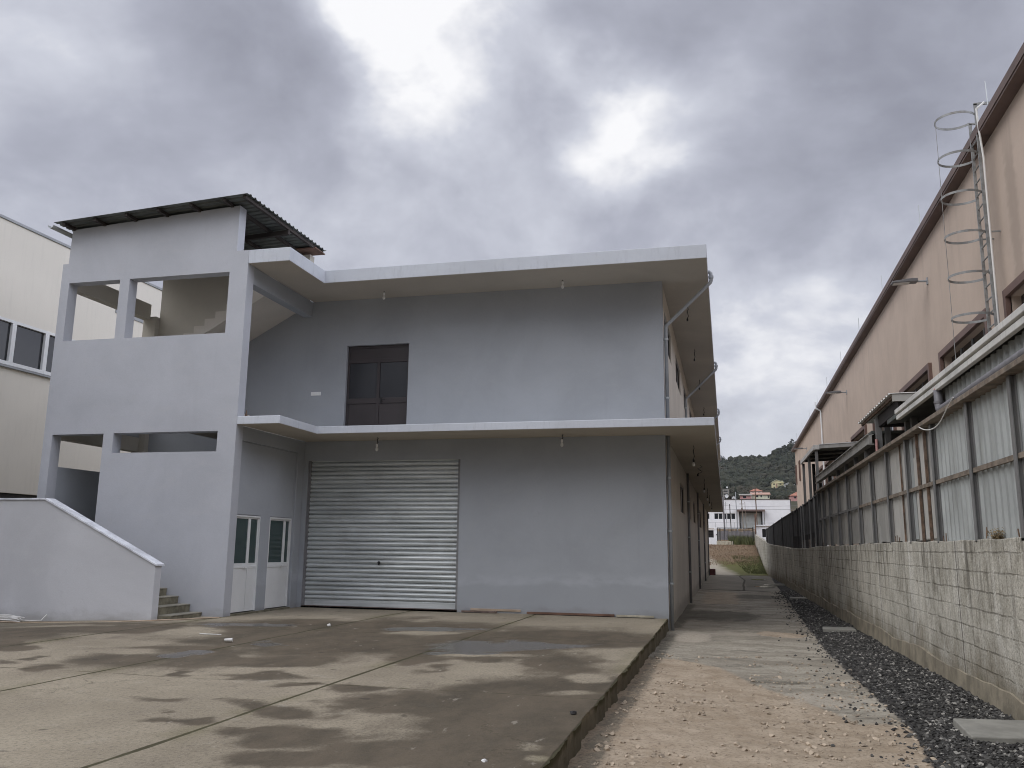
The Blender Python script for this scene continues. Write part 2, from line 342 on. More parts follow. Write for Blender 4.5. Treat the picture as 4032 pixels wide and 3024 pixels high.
def mat_terrain():
    m, nt, b = newmat('hill_ground')
    g = nd(nt, 'ShaderNodeNewGeometry'); s = nd(nt, 'ShaderNodeSeparateXYZ'); nt.links.new(g.outputs['Position'], s.inputs[0])
    p = pos(nt)
    n1 = noise(nt, p, .16, 5, .6, .3); n2 = noise(nt, p, 1.4, 5, .7)
    gm = math_(nt, 'ADD', math_(nt, 'MULTIPLY', n1, 1.0), ramp(nt, s.outputs[1], 62, 50, -.25, .22))
    c = mixc(nt, ramp(nt, gm, .45, .68), (.20, .145, .095), (.125, .13, .05))
    c = mixc(nt, ramp(nt, n2, .45, .7, 0, .6), c, (.15, .12, .085))
    # trodden track beside the grey building
    tr = math_(nt, 'ADD', math_(nt, 'MULTIPLY', s.outputs[0], 1.0), math_(nt, 'MULTIPLY', math_(nt, 'SUBTRACT', s.outputs[1], 44), .17))
    tr = math_(nt, 'ADD', tr, math_(nt, 'MULTIPLY', math_(nt, 'SUBTRACT', n2, .5), 1.2))
    c = mixc(nt, math_(nt, 'MULTIPLY', ramp(nt, tr, 2.6, 1.6), ramp(nt, s.outputs[1], 66, 58)), c, (.40, .36, .295))
    far = ramp(nt, s.outputs[1], 110, 300)
    c = mixc(nt, far, c, mixc(nt, n1, (.040, .046, .026), (.075, .066, .045)))
    nt.links.new(c, b.inputs['Base Color']); b.inputs['Roughness'].default_value = .95; b.inputs['Specular IOR Level'].default_value = .1
    bump(nt, b, n2, .8, .1)
    return m
MT['terrain'] = mat_terrain()
MT['gravel'] = M('gravel', (.075, .070, .062), .9, var=.3, scale=30, bs=.3, bscale=60)
_nt = MT['gravel'].node_tree; _g = nd(_nt, 'ShaderNodeNewGeometry'); _r = nd(_nt, 'ShaderNodeValToRGB'); _nt.links.new(_g.outputs['Random Per Island'], _r.inputs[0])
_r.color_ramp.elements[0].color = (.018, .017, .016, 1); _r.color_ramp.elements[1].color = (.40, .38, .34, 1); _e = _r.color_ramp.elements.new(.62); _e.color = (.060, .057, .052, 1); _e = _r.color_ramp.elements.new(.9); _e.color = (.14, .135, .125, 1)
_nt.links.new(_r.outputs[0], _nt.nodes['Principled BSDF'].inputs['Base Color'])
MT['pebble'] = M('pebble', (.40, .33, .25), .9, var=.2, scale=20, bs=.3, bscale=60, island=.6)
MT['grass_blade'] = M('grass_blade', (.095, .105, .04), .9, var=.3, scale=.6, bs=0, island=.75)
MT['straw'] = M('straw', (.22, .15, .10), .9, var=.3, scale=.6, bs=0, island=.75)
def mat_water():
    m, nt, b = newmat('puddle_water')
    n = noise(nt, pos(nt), 3, 2)
    nt.links.new(mixc(nt, n, (.05, .048, .042), (.07, .065, .055)), b.inputs['Base Color'])
    b.inputs['Roughness'].default_value = .03; b.inputs['Specular IOR Level'].default_value = .6
    return m
MT['water'] = mat_water()

# ------------------------------------------------------------------ mesh helpers
class MB:
    def __init__(s): s.v = []; s.f = []; s.mi = []; s.cur = 0
    def face(s, pts):
        i = len(s.v); s.v += [tuple(q) for q in pts]; s.f.append(tuple(range(i, i + len(pts)))); s.mi.append(s.cur)
    def box(s, x0, x1, y0, y1, z0, z1):
        i = len(s.v)
        s.v += [(x0, y0, z0), (x1, y0, z0), (x1, y1, z0), (x0, y1, z0), (x0, y0, z1), (x1, y0, z1), (x1, y1, z1), (x0, y1, z1)]
        for q in ((0, 3, 2, 1), (4, 5, 6, 7), (0, 1, 5, 4), (1, 2, 6, 5), (2, 3, 7, 6), (3, 0, 4, 7)):
            s.f.append(tuple(i + k for k in q)); s.mi.append(s.cur)
        return s
    def prism(s, pts, axis, a, b):
        # polygon pts (u,v) extruded along axis from a to b
        def P(u, v, w): return {'x': (w, u, v), 'y': (u, w, v), 'z': (u, v, w)}[axis]
        n = len(pts); i = len(s.v)
        s.v += [P(u, v, a) for u, v in pts] + [P(u, v, b) for u, v in pts]
        s.f.append(tuple(i + k for k in range(n))); s.f.append(tuple(i + n + k for k in reversed(range(n))))
        s.mi += [s.cur, s.cur]
        for k in range(n):
            k2 = (k + 1) % n
            s.f.append((i + k2, i + k, i + n + k, i + n + k2)); s.mi.append(s.cur)
        return s
    def tube(s, pts, r, n=8, cap=True):
        pts = [Vector(p) for p in pts]; rings = []
        up = None
        for k, p in enumerate(pts):
            if k == 0: t = (pts[1] - p)
            elif k == len(pts) - 1: t = p - pts[-2]
            else: t = (pts[k + 1] - p).normalized() + (p - pts[k - 1]).normalized()
            t = t.normalized()
            if up is None: up = Vector((0, 0, 1)) if abs(t.z) < .9 else Vector((1, 0, 0))
            a = t.cross(up); a = a.normalized() if a.length > 1e-6 else Vector((1, 0, 0)); bb = a.cross(t).normalized(); up = bb
            rr = r[k] if isinstance(r, (list, tuple)) else r
            base = len(s.v)
            s.v += [tuple(p + a * rr * math.cos(2 * math.pi * j / n) + bb * rr * math.sin(2 * math.pi * j / n)) for j in range(n)]
            rings.append(base)
        for a, b_ in zip(rings, rings[1:]):
            for j in range(n):
                s.f.append((a + j, a + (j + 1) % n, b_ + (j + 1) % n, b_ + j)); s.mi.append(s.cur)
        if cap:
            s.f.append(tuple(rings[0] + j for j in reversed(range(n)))); s.f.append(tuple(rings[-1] + j for j in range(n))); s.mi += [s.cur] * 2
        return s
    def wall(s, axis, a, b, u0, u1, v0, v1, holes=()):
        """slab between a and b on axis ('x' or 'y'), spanning u (other horizontal) and v=z, with rectangular holes (u0,u1,v0,v1)"""
        U = sorted({u0, u1, *[min(max(h[k], u0), u1) for h in holes for k in (0, 1)]})
        V = sorted({v0, v1, *[min(max(h[k], v0), v1) for h in holes for k in (2, 3)]})
        nu, nv = len(U) - 1, len(V) - 1
        def solid(i, j):
            if not (0 <= i < nu and 0 <= j < nv): return False
            cu, cv = (U[i] + U[i + 1]) / 2, (V[j] + V[j + 1]) / 2
            return not any(h[0] < cu < h[1] and h[2] < cv < h[3] for h in holes)
        def P(u, v, w): return (w, u, v) if axis == 'x' else (u, w, v)
        def add(q, flip):
            s.face(q if not flip else q[::-1])
        fx = axis == 'x'
        for i in range(nu):
            for j in range(nv):
                if not solid(i, j): continue
                A, B, C_, D = U[i], U[i + 1], V[j], V[j + 1]
                add([P(A, C_, a), P(B, C_, a), P(B, D, a), P(A, D, a)], fx)
                add([P(A, C_, b), P(A, D, b), P(B, D, b), P(B, C_, b)], fx)
                if not solid(i - 1, j): add([P(A, C_, a), P(A, D, a), P(A, D, b), P(A, C_, b)], fx)
                if not solid(i + 1, j): add([P(B, C_, a), P(B, C_, b), P(B, D, b), P(B, D, a)], fx)
                if not solid(i, j - 1): add([P(A, C_, a), P(A, C_, b), P(B, C_, b), P(B, C_, a)], fx)
                if not solid(i, j + 1): add([P(A, D, a), P(B, D, a), P(B, D, b), P(A, D, b)], fx)
        return s
    def sheet(s, prof, axis, a, b, th=.004):
        """profile polyline prof [(u,w)], extruded along third axis from a to b, given thickness"""
        top = [(u, w + th) for u, w in prof]
        return s.prism_fn(prof, top, axis, a, b)
    def prism_fn(s, lo, hi, fn, a, b):
        n = len(lo); i = len(s.v)
        s.v += [fn(*q, a) for q in lo] + [fn(*q, b) for q in lo] + [fn(*q, a) for q in hi] + [fn(*q, b) for q in hi]
        for k in range(n - 1):
            s.f.append((i + k, i + k + 1, i + n + k + 1, i + n + k)); s.f.append((i + 2 * n + k + 1, i + 2 * n + k, i + 3 * n + k, i + 3 * n + k + 1))
            s.f.append((i + k + 1, i + k, i + 2 * n + k, i + 2 * n + k + 1)); s.f.append((i + n + k, i + n + k + 1, i + 3 * n + k + 1, i + 3 * n + k))
            s.mi += [s.cur] * 4
        s.f.append((i, i + n, i + 3 * n, i + 2 * n)); s.f.append((i + n - 1, i + 3 * n - 1, i + 4 * n - 1, i + 2 * n - 1 + n - n))
        s.mi += [s.cur] * 2
        s.f.pop(); s.mi.pop()
        s.f.append((i + 2 * n - 1, i + n - 1, i + 3 * n - 1, i + 4 * n - 1)); s.mi.append(s.cur)
        return s
    def blob(s, c, r, rs, sub=1, sq=(1, 1, 1)):
        vs, fs = ICO[sub]
        i = len(s.v)
        o = Vector((rs.random() * 50, rs.random() * 50, rs.random() * 50))
        for q in vs:
            k = r * (.72 + .6 * (mn.noise(Vector(q) * 1.6 + o) + .5) * .9)
            s.v.append((c[0] + q[0] * k * sq[0], c[1] + q[1] * k * sq[1], c[2] + q[2] * k * sq[2]))
        for f in fs: s.f.append(tuple(i + k for k in f)); s.mi.append(s.cur)
    def build(s, name, mat, parent=None, bevel=0, smooth=False, kind=None, merge=True):
        o0 = world_loc(parent) if parent else Vector((0, 0, 0))
        me = bpy.data.meshes.new(name)
        me.from_pydata([(x - o0.x, y - o0.y, z - o0.z) for x, y, z in s.v], [], s.f)
        mats = mat if isinstance(mat, (list, tuple)) else [mat]
        for q in mats: me.materials.append(MT[q])
        if len(mats) > 1: me.polygons.foreach_set('material_index', s.mi)
        if merge:
            bm = bmesh.new(); bm.from_mesh(me)
            bmesh.ops.remove_doubles(bm, verts=bm.verts, dist=1e-5)
            bmesh.ops.recalc_face_normals(bm, faces=bm.faces)
            bm.to_mesh(me); bm.free()
        if smooth: me.polygons.foreach_set('use_smooth', [True] * len(me.polygons))
        ob = bpy.data.objects.new(name, me); col.objects.link(ob)
        if parent: ob.parent = parent
        if kind: ob['kind'] = kind
        if bevel:
            md = ob.modifiers.new('Bevel', 'BEVEL'); md.width = bevel; md.segments = 2; md.limit_method = 'ANGLE'; md.angle_limit = R(40)
        return ob
def world_loc(o):
    v = Vector((0, 0, 0))
    while o: v = v + o.location; o = o.parent
    return v
def _ico(n):
    bm = bmesh.new(); bmesh.ops.create_icosphere(bm, subdivisions=n, radius=1)
    r = ([tuple(v.co) for v in bm.verts], [tuple(v.index for v in f.verts) for f in bm.faces]); bm.free(); return r
ICO = {1: _ico(1), 2: _ico(2)}
def thing(name, label, cat, loc=(0, 0, 0), group=None):
    o = bpy.data.objects.new(name, None); col.objects.link(o); o.location = loc
    o.empty_display_size = .2
    o['label'] = label; o['category'] = cat
    if group: o['group'] = group
    return o
def tag(o, label, cat, group=None):
    o['label'] = label; o['category'] = cat
    if group: o['group'] = group
    return o
def dup(root, loc, label):
    def cp(o, par):
        c = o.copy(); col.objects.link(c)
        if par: c.parent = par
        for ch in o.children: cp(ch, c)
        return c
    r = cp(root, None); r.location = loc; r['label'] = label
    return r
def center_origin(o, loc):
    """move a one-mesh thing's origin to loc without moving its mesh"""
    o.data.transform(Matrix.Translation(-Vector(loc))); o.location = loc
    return o
def sm(x, a, b):
    t = np.clip((x - a) / (b - a), 0, 1); return t * t * (3 - 2 * t)
def gridmesh(name, X, Y, Zf, mat, attrs=None, skirt=None, kind='structure'):
    nx, ny = len(X), len(Y)
    gx, gy = np.meshgrid(X, Y, indexing='ij')
    gx, gy, gz = Zf(gx.copy(), gy.copy())
    v = np.stack([gx, gy, gz], -1).reshape(-1, 3)
    idx = np.arange(nx * ny).reshape(nx, ny)
    f = np.stack([idx[:-1, :-1], idx[1:, :-1], idx[1:, 1:], idx[:-1, 1:]], -1).reshape(-1, 4)
    me = bpy.data.meshes.new(name); me.from_pydata(v.tolist(), [], f.tolist())
    me.materials.append(MT[mat])
    for k, fn in (attrs or {}).items():
        a = me.attributes.new(k, 'FLOAT', 'POINT'); a.data.foreach_set('value', fn(gx, gy).astype(np.float32).ravel())
    me.polygons.foreach_set('use_smooth', [True] * len(me.polygons))
    o = bpy.data.objects.new(name, me); col.objects.link(o); o['kind'] = kind
    return o
def vnoise(gx, gy, s, seed=0.0, oct=3):
    f = np.frompyfunc(lambda a, b: mn.fractal(Vector((a * s + seed, b * s - seed, seed)), 1.0, 2.0, oct), 2, 1)
    return f(gx, gy).astype(float)

# ------------------------------------------------------------------ SETTING: yard, alley, ground, terrain
WET = [(-10.54,-6.9,0.94,0.36,-0.92,0.98),(-9.42,-6.17,0.98,0.38,-0.57,0.71),(-6.79,-8.83,0.65,0.23,-0.69,0.91),(-5.79,-9.03,0.54,0.19,-0.53,0.79),(-6.62,-6.26,1.06,0.4,-0.94,1.58),(-5.44,-6.35,0.81,0.3,-0.78,1.54),(-4.33,-9.11,0.35,0.12,-0.16,0.3),(-4.91,-10.2,0.15,0.05,-0.1,0.16),(-4.09,-10.38,0.28,0.1,-0.14,0.23),(-6.87,-10.36,0.19,0.06,-0.18,0.2),(-7.62,-9.84,0.11,0.04,-0.09,0.1),(-7.68,-10.19,0.14,0.04,-0.17,0.18),(-3.01,-12.07,0.25,0.08,-0.16,0.28),(-3.37,-10.8,0.2,0.06,-0.07,0.13),(-3.47,-13.04,0.18,0.05,-0.1,0.13),(-3.88,-12.7,0.1,0.03,-0.06,0.09),(-4.1,-11.99,0.21,0.07,-0.09,0.13),(-9.14,-8.66,0.22,0.08,-0.62,0.65),(-2.11,-13.18,0.35,0.1,-0.16,0.31),(-2.69,-13.12,0.21,0.06,-0.08,0.13),(-5.39,-3.95,2.04,0.8,-0.45,1.04),(-5.56,-6.4,1.63,0.6,-0.56,1.08),(-4.01,-6.56,0.69,0.25,-0.33,0.82),(-3.18,-6.72,0.44,0.16,-0.41,1.19),(-1.86,-5.54,1.67,0.61,-0.26,1.15),(-2.19,-7.2,0.96,0.34,-0.2,0.72),(-2.68,-8.29,0.27,0.1,-0.13,0.38),(-0.87,-8.16,0.49,0.17,-0.2,1.05),(-1.95,-8.04,0.34,0.12,-0.11,0.39),(-0.66,-9.73,0.93,0.3,-0.13,0.67),(-1.79,-11.43,0.39,0.12,-0.13,0.35),(-1.08,-11.46,0.42,0.13,-0.15,0.54),(-0.44,-11.26,0.5,0.16,-0.14,0.71),(-0.51,-12.25,0.57,0.17,-0.14,0.56),(-0.74,-13.25,0.55,0.17,-0.08,0.28),(-1.37,-13.78,0.52,0.15,-0.05,0.12),(-2.71,-10.85,0.2,0.07,-0.1,0.23),(-2.23,-9.08,0.17,0.06,-0.06,0.18),(-2.81,-12.01,0.34,0.11,-0.14,0.25),(-0.05,-12.55,0.36,0.11,-0.06,0.28)]
DRY = [(-7.7,-6.11,0.5,0.19,-0.46,0.7),(-7.82,-8.18,0.61,0.22,-0.2,0.25),(-7.1,-8.75,0.3,0.11,-0.15,0.18),(-10.85,-5.91,0.75,0.29,-0.18,0.2),(-4.03,-4.95,0.46,0.17,-0.07,0.21),(-0.27,-12.98,0.15,0.04,-0.02,0.11),(-0.11,-13.26,0.14,0.04,-0.02,0.1),(-0.38,-9.27,0.16,0.05,-0.04,0.26),(-0.46,-10.33,0.32,0.1,-0.02,0.12),(-2.09,-7.55,0.42,0.15,-0.04,0.16)]
PUD = [(-7.59,-4.63,0.8,0.31,-0.23,0.39),(-5.56,-7.25,0.26,0.09,-0.15,0.27),(-6.18,-8.89,0.23,0.08,-0.16,0.22),(-3.89,-4.26,0.84,0.32,-0.13,0.39),(-2.06,-6.31,1.02,0.37,-0.15,0.58),(-2.4,-7.28,0.42,0.15,-0.07,0.25)]
def ellsum(L, wob=.35):
    def f(gx, gy):
        wx = gx + vnoise(gx, gy, .9, 3.1) * wob; wy = gy + vnoise(gx, gy, .7, 9.7) * wob * 1.5
        wx = wx + vnoise(gx, gy, 3.2, 13.1) * wob * .45; wy = wy + vnoise(gx, gy, 2.7, 17.7) * wob * .6
        out = np.zeros_like(gx)
        for cx, cy, ax, ay, bx, by in L:
            det = ax * by - ay * bx
            if abs(det) < 1e-6: continue
            dx, dy = wx - cx, wy - cy
            u = (dx * by - dy * bx) / det; w = (-dx * ay + dy * ax) / det
            r = np.sqrt(u * u + w * w)
            out = np.maximum(out, 1 - sm(r, .45, 1.95))
        return out
    return f
def yard_wet(gx, gy):
    w = ellsum(WET)(gx, gy) - ellsum(DRY, .15)(gx, gy)
    w = np.where(gy < -14.5, .5 + .4 * vnoise(gx, gy, .5, 5), w)
    lf = vnoise(gx, gy, .35, 21, 3)
    w = w + .75 * sm(gx + .35 * (gy + 11), -3.4, -1.0) * sm(-gy, 9.4, 10.8) + .25 * (1 - sm(np.abs(gy + 6.0), 1.2, 2.6)) * sm(-gx, 2, 4) + .6 * lf
    return np.clip(w, 0, 1) * sm(-gy + .3 * vnoise(gx, gy, 1.2, 4), 1.0, 1.8)
def yard_z(gx, gy):
    z = .012 * vnoise(gx, gy, .5, 2.2, 2)
    z -= .10 * sm(-gx, 9.6, 13.5) * sm(-gy, 2.0, 4.2)
    edge = gx > -.001
    gx = np.where(edge, gx + .035 * vnoise(gx * 0 + .3, gy, 2.3, 7) - .01 + .02 * vnoise(gx * 0, gy, 9, 1), gx)
    sk = gx > .5
    return gx, gy, z
XF = list(np.arange(-14, 0.0001, .08)); YF = list(np.arange(-16, .17, .08))
X = np.array([-60, -40, -30, -22, -17.4, -15] + XF); Y = np.array([-60, -40, -28, -20] + YF + [10, 30, 46])
yard = gridmesh('yard_slab', X, Y, yard_z, 'yard', {'wet': yard_wet, 'puddle': ellsum(PUD)})
# broken vertical slab edge along the alley
def edge_z(gx, gy):
    k = gx.copy()                          # 0 top .. 1 bottom
    x = .035 * vnoise(gx * 0 + .3, gy, 2.3, 7) - .01 + .02 * vnoise(gx * 0, gy, 9, 1)
    z = .012 * vnoise(gx * 0, gy, .5, 2.2, 2)
    x = x + .05 * k * vnoise(gy, k * .4, 3.0, 4) + .02 * k - .02 * sm(k, .0, .3)
    return x, gy, z - .42 * k
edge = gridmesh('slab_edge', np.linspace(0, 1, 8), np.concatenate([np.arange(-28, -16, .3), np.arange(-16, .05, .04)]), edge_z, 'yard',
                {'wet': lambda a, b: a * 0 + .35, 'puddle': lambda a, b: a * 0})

XB = [(-30, 2.85), (-11.5, 2.85), (-10.6, 2.97), (-9.2, 2.97), (-6.7, 2.92), (-3.6, 2.93), (0, 3.02), (2.3, 3.06), (10.7, 3.28), (20, 3.5), (41, 4.0), (60, 4.1)]
def xb(y): return np.interp(y, [q[0] for q in XB], [q[1] for q in XB])
def alley_z(gx, gy):
    z = np.interp(gy, [-30, -13, -5, 0, 15, 44], [-.18, -.19, -.24, -.27, -.28, -.30])
    rough = 1 - .85 * sm(gy, 19.8, 20.4)
    z = z + rough * (.03 * vnoise(gx, gy, .7, 1.3) + .018 * vnoise(gx, gy, 3.5, 5, 4))
    z = z + .05 * sm(gx - xb(gy), -.2, .5) * (gx < 4.1) + .028 * sm(gy, 20.35, 20.5) * (gx < xb(gy))
    return gx, gy, z
def a_tan(gx, gy):
    right = np.interp(gy, [-14, -9.6, -7.9, -6.1, -5.2], [3.2, 2.5, 1.75, 1.2, .6])
    a = sm(right - gx, -.25, .35) * sm(-gy, 4.6, 5.6)
    a = np.maximum(a, sm(-gy, 9.3, 10.6))
    a = np.maximum(a, .95 * (1 - sm(np.hypot((gx - 2.35) / .55, (gy - 0) / .6), .7, 1.2)))
    a = np.maximum(a, .55 * (1 - sm(np.abs(gx - 1.0), .5, 1.1)) * sm(gy, 9, 11) * (1 - sm(gy, 18, 20)))
    return a
def a_conc(gx, gy): return sm(gy, 20.35, 20.5)
def a_damp(gx, gy):
    a = (1 - sm(np.abs(gy - 5.2), 1.0, 3.2)) * .72 * (1 - sm(gx, 1.6, 2.8))
    a = np.maximum(a, (1 - sm(np.abs(gy - 15.5), .8, 3)) * .65 * sm(gx, 1.0, 1.8))
    a = np.maximum(a, .7 * (1 - sm(gx, .1, .5)) * sm(gy, .2, 1) * (1 - sm(gy, 9, 12)))
    a = np.maximum(a, .5 * sm(gy, 20, 24) * sm(gx, 2.0, 2.2))
    a = np.maximum(a, .6 * (1 - sm(np.abs(gx - .12), .05, .25)) * (1 - sm(gy, -1, 1)))
    a = np.maximum(a, .55 * (1 - sm(np.abs(gx - 1.5), .2, .6)) * (1 - sm(np.abs(gy + 5.6), .1, .45)))
    a = np.maximum(a, .5 * (1 - sm(np.abs(gx - 1.9), .2, .7)) * (1 - sm(np.abs(gy + 7.3), .1, .4)))
    return a
def a_pale(gx, gy):
    a = .75 * (1 - sm(np.hypot((gx - .55) / .5, (gy + 1.2) / 1.6), .5, 1.2))
    a = np.maximum(a, .6 * (1 - sm(np.hypot((gx - 1.4) / .8, (gy + .2) / .8), .4, 1.2)))
    a = np.maximum(a, .6 * (1 - sm(np.hypot((gx - 2.3) / .6, (gy + 8.6) / .8), .4, 1.2)))
    return a
def a_crack(gx, gy):
    xc = np.interp(gy, [20, 27, 34, 41, 44], [1.96, 2.05, 2.25, 2.05, 2.2])
    a = (1 - sm(np.abs(gx - xc), .02, .09)) * (gy > 20.4)
    return np.maximum(a, 1 - sm(np.abs(gy - 20.42 + .35 * (gx - 2) * .3), .02, .14))
gridmesh('alley', np.concatenate([np.arange(-.35, 4.25, .06)]), np.concatenate([np.arange(-30, -14, .5), np.arange(-14, 6, .07), np.arange(6, 46.01, .12)]), alley_z, 'alley',
         {'tan': a_tan, 'conc': a_conc, 'damp': a_damp, 'pale': a_pale, 'crack': a_crack,
          'gravel': lambda x, y: sm(x - xb(y), -.22, .22) * (1 - sm(y, 30, 42) * .4), 'grass': lambda x, y: sm(x, 2.6, 3.6) * sm(y, 40, 45) * .9})
mb = MB(); mb.box(-3000, 3000, -3000, 3000, -1.2, -.5)
g = mb.build('ground', 'terrain', kind='structure')

TP_Y = [40, 43.5, 46, 50, 58, 66, 72, 80, 115, 200, 400, 480, 600, 700, 900, 960, 1100]
TP_Z = [-.9, -.42, -.2, .05, .85, 1.7, 2.0, 2.3, 4.55, 10, 24, 31, 43, 57, 93, 96, 80]
def ridge(gx): return np.interp(gx, [-400, -120, -1, 15, 29, 47, 57, 65, 70, 110, 200, 500], [70, 86, 92, 92.5, 94, 95, 99.5, 105, 107, 120, 135, 120])
def terr_z(gx, gy):
    z = np.interp(gy, TP_Y, TP_Z)
    k = sm(gy, 520, 900)
    z = z + k * (ridge(gx) - 94.0) + .9 * k * vnoise(gx, gy, .03, 2) + sm(gy, 44, 60) * .10 * vnoise(gx, gy, .35, 4)
    z = z + sm(gy, 600, 700) * (1 - sm(gy, 880, 900)) * 5 * vnoise(gx, gy, .012, 8)
    z = np.where((gy < 70) & (gx > 4.2), np.minimum(z, -.55), z)
    z = np.where((gy < 47) & (gx < -.4), np.minimum(z, -.55), z)
    return gx, gy, z
gridmesh('terrain', np.concatenate([np.arange(-420, -12, 24), np.arange(-12, 12, .5), np.arange(12, 100, 4), np.arange(100, 520, 24)]),
         np.concatenate([np.arange(40, 80, .6), np.arange(80, 130, 3), np.arange(130, 1101, 12)]), terr_z, 'terrain')
def tz(x, y): return float(terr_z(np.array([[float(x)]]), np.array([[float(y)]]))[2][0, 0])

# puddles on the far slab of the alley
def puddle(pts, z):
    mb = MB(); mb.prism(pts, 'z', z - .03, z); return mb.build('puddle', 'water', kind='structure')
def wobble(cx, cy, rx, ry, n=22, seed=1):
    r_ = random.Random(seed); return [(cx + rx * math.cos(2 * math.pi * k / n) * (.8 + .4 * r_.random()), cy + ry * math.sin(2 * math.pi * k / n) * (.8 + .4 * r_.random())) for k in range(n)]
for q in ((2.2, 43.6, 1.75, .55, 1), (3.05, 35.0, .42, .8, 2), (3.0, 24.5, .45, .55, 3), (3.25, 27.0, .2, .6, 4), (1.1, 43.4, .6, .3, 5)):
    puddle(wobble(*q[:4], seed=q[4]), float(alley_z(np.array([[q[0]]]), np.array([[q[1]]]))[2][0, 0]) + .012)

# loose stones
def stones(name, mat, P, S, seed):
    rs = np.random.RandomState(seed)
    base = np.array([(1, 0, 0), (-1, 0, 0), (0, 1, 0), (0, -1, 0), (0, 0, 1), (0, 0, -1), (.6, .6, .5), (-.6, .6, -.4), (.6, -.6, .45), (-.6, -.6, .5)], float)
    F = np.array([(4, 0, 6), (4, 6, 2), (4, 2, 7), (4, 7, 1), (4, 1, 9), (4, 9, 3), (4, 3, 8), (4, 8, 0), (5, 6, 0), (5, 2, 6), (5, 7, 2), (5, 1, 7), (5, 9, 1), (5, 3, 9), (5, 8, 3), (5, 0, 8)])
    n = len(P); nv = len(base)
    a = rs.rand(n) * 6.28; c, s_ = np.cos(a), np.sin(a)
    v = base[None] * (1 + .55 * (rs.rand(n, nv, 1) - .5)) * S[:, None, None] * np.stack([1 + .5 * rs.rand(n), .7 + .4 * rs.rand(n), .6 + .5 * rs.rand(n)], -1)[:, None, :]
    v = np.stack([v[..., 0] * c[:, None] - v[..., 1] * s_[:, None], v[..., 0] * s_[:, None] + v[..., 1] * c[:, None], v[..., 2]], -1) + P[:, None, :]
    f = (F[None] + (np.arange(n) * nv)[:, None, None]).reshape(-1, 3)
    me = bpy.data.meshes.new(name); me.from_pydata(v.reshape(-1, 3).tolist(), [], f.tolist()); me.materials.append(MT[mat])
    o = bpy.data.objects.new(name, me); col.objects.link(o); o['kind'] = 'stuff'
    return o
rs = np.random.RandomState(3)
def on_alley(x, y): return alley_z(x.reshape(-1, 1), y.reshape(-1, 1))[2].ravel()
n = 26000
y = -13.5 + 34 * rs.rand(n) ** 1.8; x = xb(y) + (4.08 - xb(y)) * rs.rand(n) ** .8 + .28 * rs.randn(n) * (rs.rand(n) < .3)
k = (x < 4.07) & (x > .2); x, y = x[k], y[k]
S = (.009 + .015 * rs.rand(len(x)) ** 1.5) * (1 + .02 * np.maximum(y, 0))
tag(stones('gravel', 'gravel', np.stack([x, y, on_alley(x, y) + S * .25], -1), S, 4), 'dark grey crushed stone strip along the foot of the block wall', 'gravel')
n = 5200
y = -13.6 + 9.5 * rs.rand(n) ** 1.25; x = .08 + 2.9 * rs.rand(n)
keep = rs.rand(n) < (.05 + 1.1 * np.clip(vnoise(x, y, .8, 6) * 1.6 - .02, 0, 1) + .5 * (x > 1.5) * (y < -6.5) + .5 * (x < .4))
x, y = x[keep], y[keep]
S = .005 + .024 * rs.rand(len(x)) ** 4.0
tag(stones('pebbles', 'pebble', np.stack([x, y, on_alley(x, y) + S * .2], -1), S, 9), 'pale pebbles scattered over the tan dirt of the alley', 'pebbles')

# grass on the mound before the gate
def blades(name, mat, n, fx, label, h0, h1):
    mb = MB(); r_ = random.Random(n)
    for _ in range(n):
        x, y = fx(r_); z = tz(x, y); h = h0 + (h1 - h0) * r_.random(); a = r_.random() * 6.28; w = .02 + .03 * r_.random()
        dx, dy = math.cos(a) * w, math.sin(a) * w; lx, ly = (r_.random() - .5) * h * .9, (r_.random() - .5) * h * .9
        mb.face([(x - dx, y - dy, z - .03), (x + dx, y + dy, z - .03), (x + lx, y + ly, z + h)])
    o = mb.build(name, mat, kind='stuff', merge=False); tag(o, label, 'grass'); return o
blades('grass', 'grass_blade', 3200, lambda r_: ((lambda y, q: (4.0 - (1.2 + .09 * (y - 45)) * q, y))(46 + 13 * r_.random(), r_.random() ** 1.4)), 'patchy green grass on the mound before the metal gate', .03, .11)
blades('dry_grass', 'straw', 3500, lambda r_: (-.6 + 4.6 * r_.random(), 52 + 19 * r_.random()), 'dry brown grass on the slope before the metal gate', .03, .12)
blades('weeds', 'grass_blade', 2500, lambda r_: (1.6 + 2.4 * r_.random(), 71 + 1.0 * r_.random() + 5 * r_.random()), 'tall green weeds growing through and behind the metal gate', .3, .95)

# ------------------------------------------------------------------ GREY WORKSHOP BUILDING
HS2, HT2, HS1, HT1 = 7.735, 8.055, 4.068, 4.245
B = thing('workshop_building', 'two storey grey workshop with open stair tower, flat roof slab and roller shutter', 'building', (-4.5, 0, 0))
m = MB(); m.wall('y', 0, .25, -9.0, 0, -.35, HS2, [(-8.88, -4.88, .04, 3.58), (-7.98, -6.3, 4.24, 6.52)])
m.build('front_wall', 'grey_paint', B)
UW = [(y0, y0 + 2.75, 6.38, 7.2) for y0 in (.62, 5.45, 10.4, 15.3, 20.2, 25.1, 30.0, 34.9)]
LW = [(6.35, 9.0, 2.6, 3.46), (11.8, 14.4, 2.6, 3.46), (16.6, 19.2, 2.6, 3.46), (24.4, 28.4, 2.6, 3.46), (33.6, 37.4, 2.6, 3.46)]
m = MB(); m.wall('x', -.25, -.002, .25, 42.9, -.4, HS2, UW + LW); m.build('side_wall', 'cream_paint', B, bevel=.01)
m = MB(); m.wall('x', -9.0 + .002, -8.75, .25, 42.9, -.3, HS2); m.wall('y', 42.66, 42.9, -8.75, -.25, -.3, HS2); m.build('rear_wall', 'cream_paint', B)
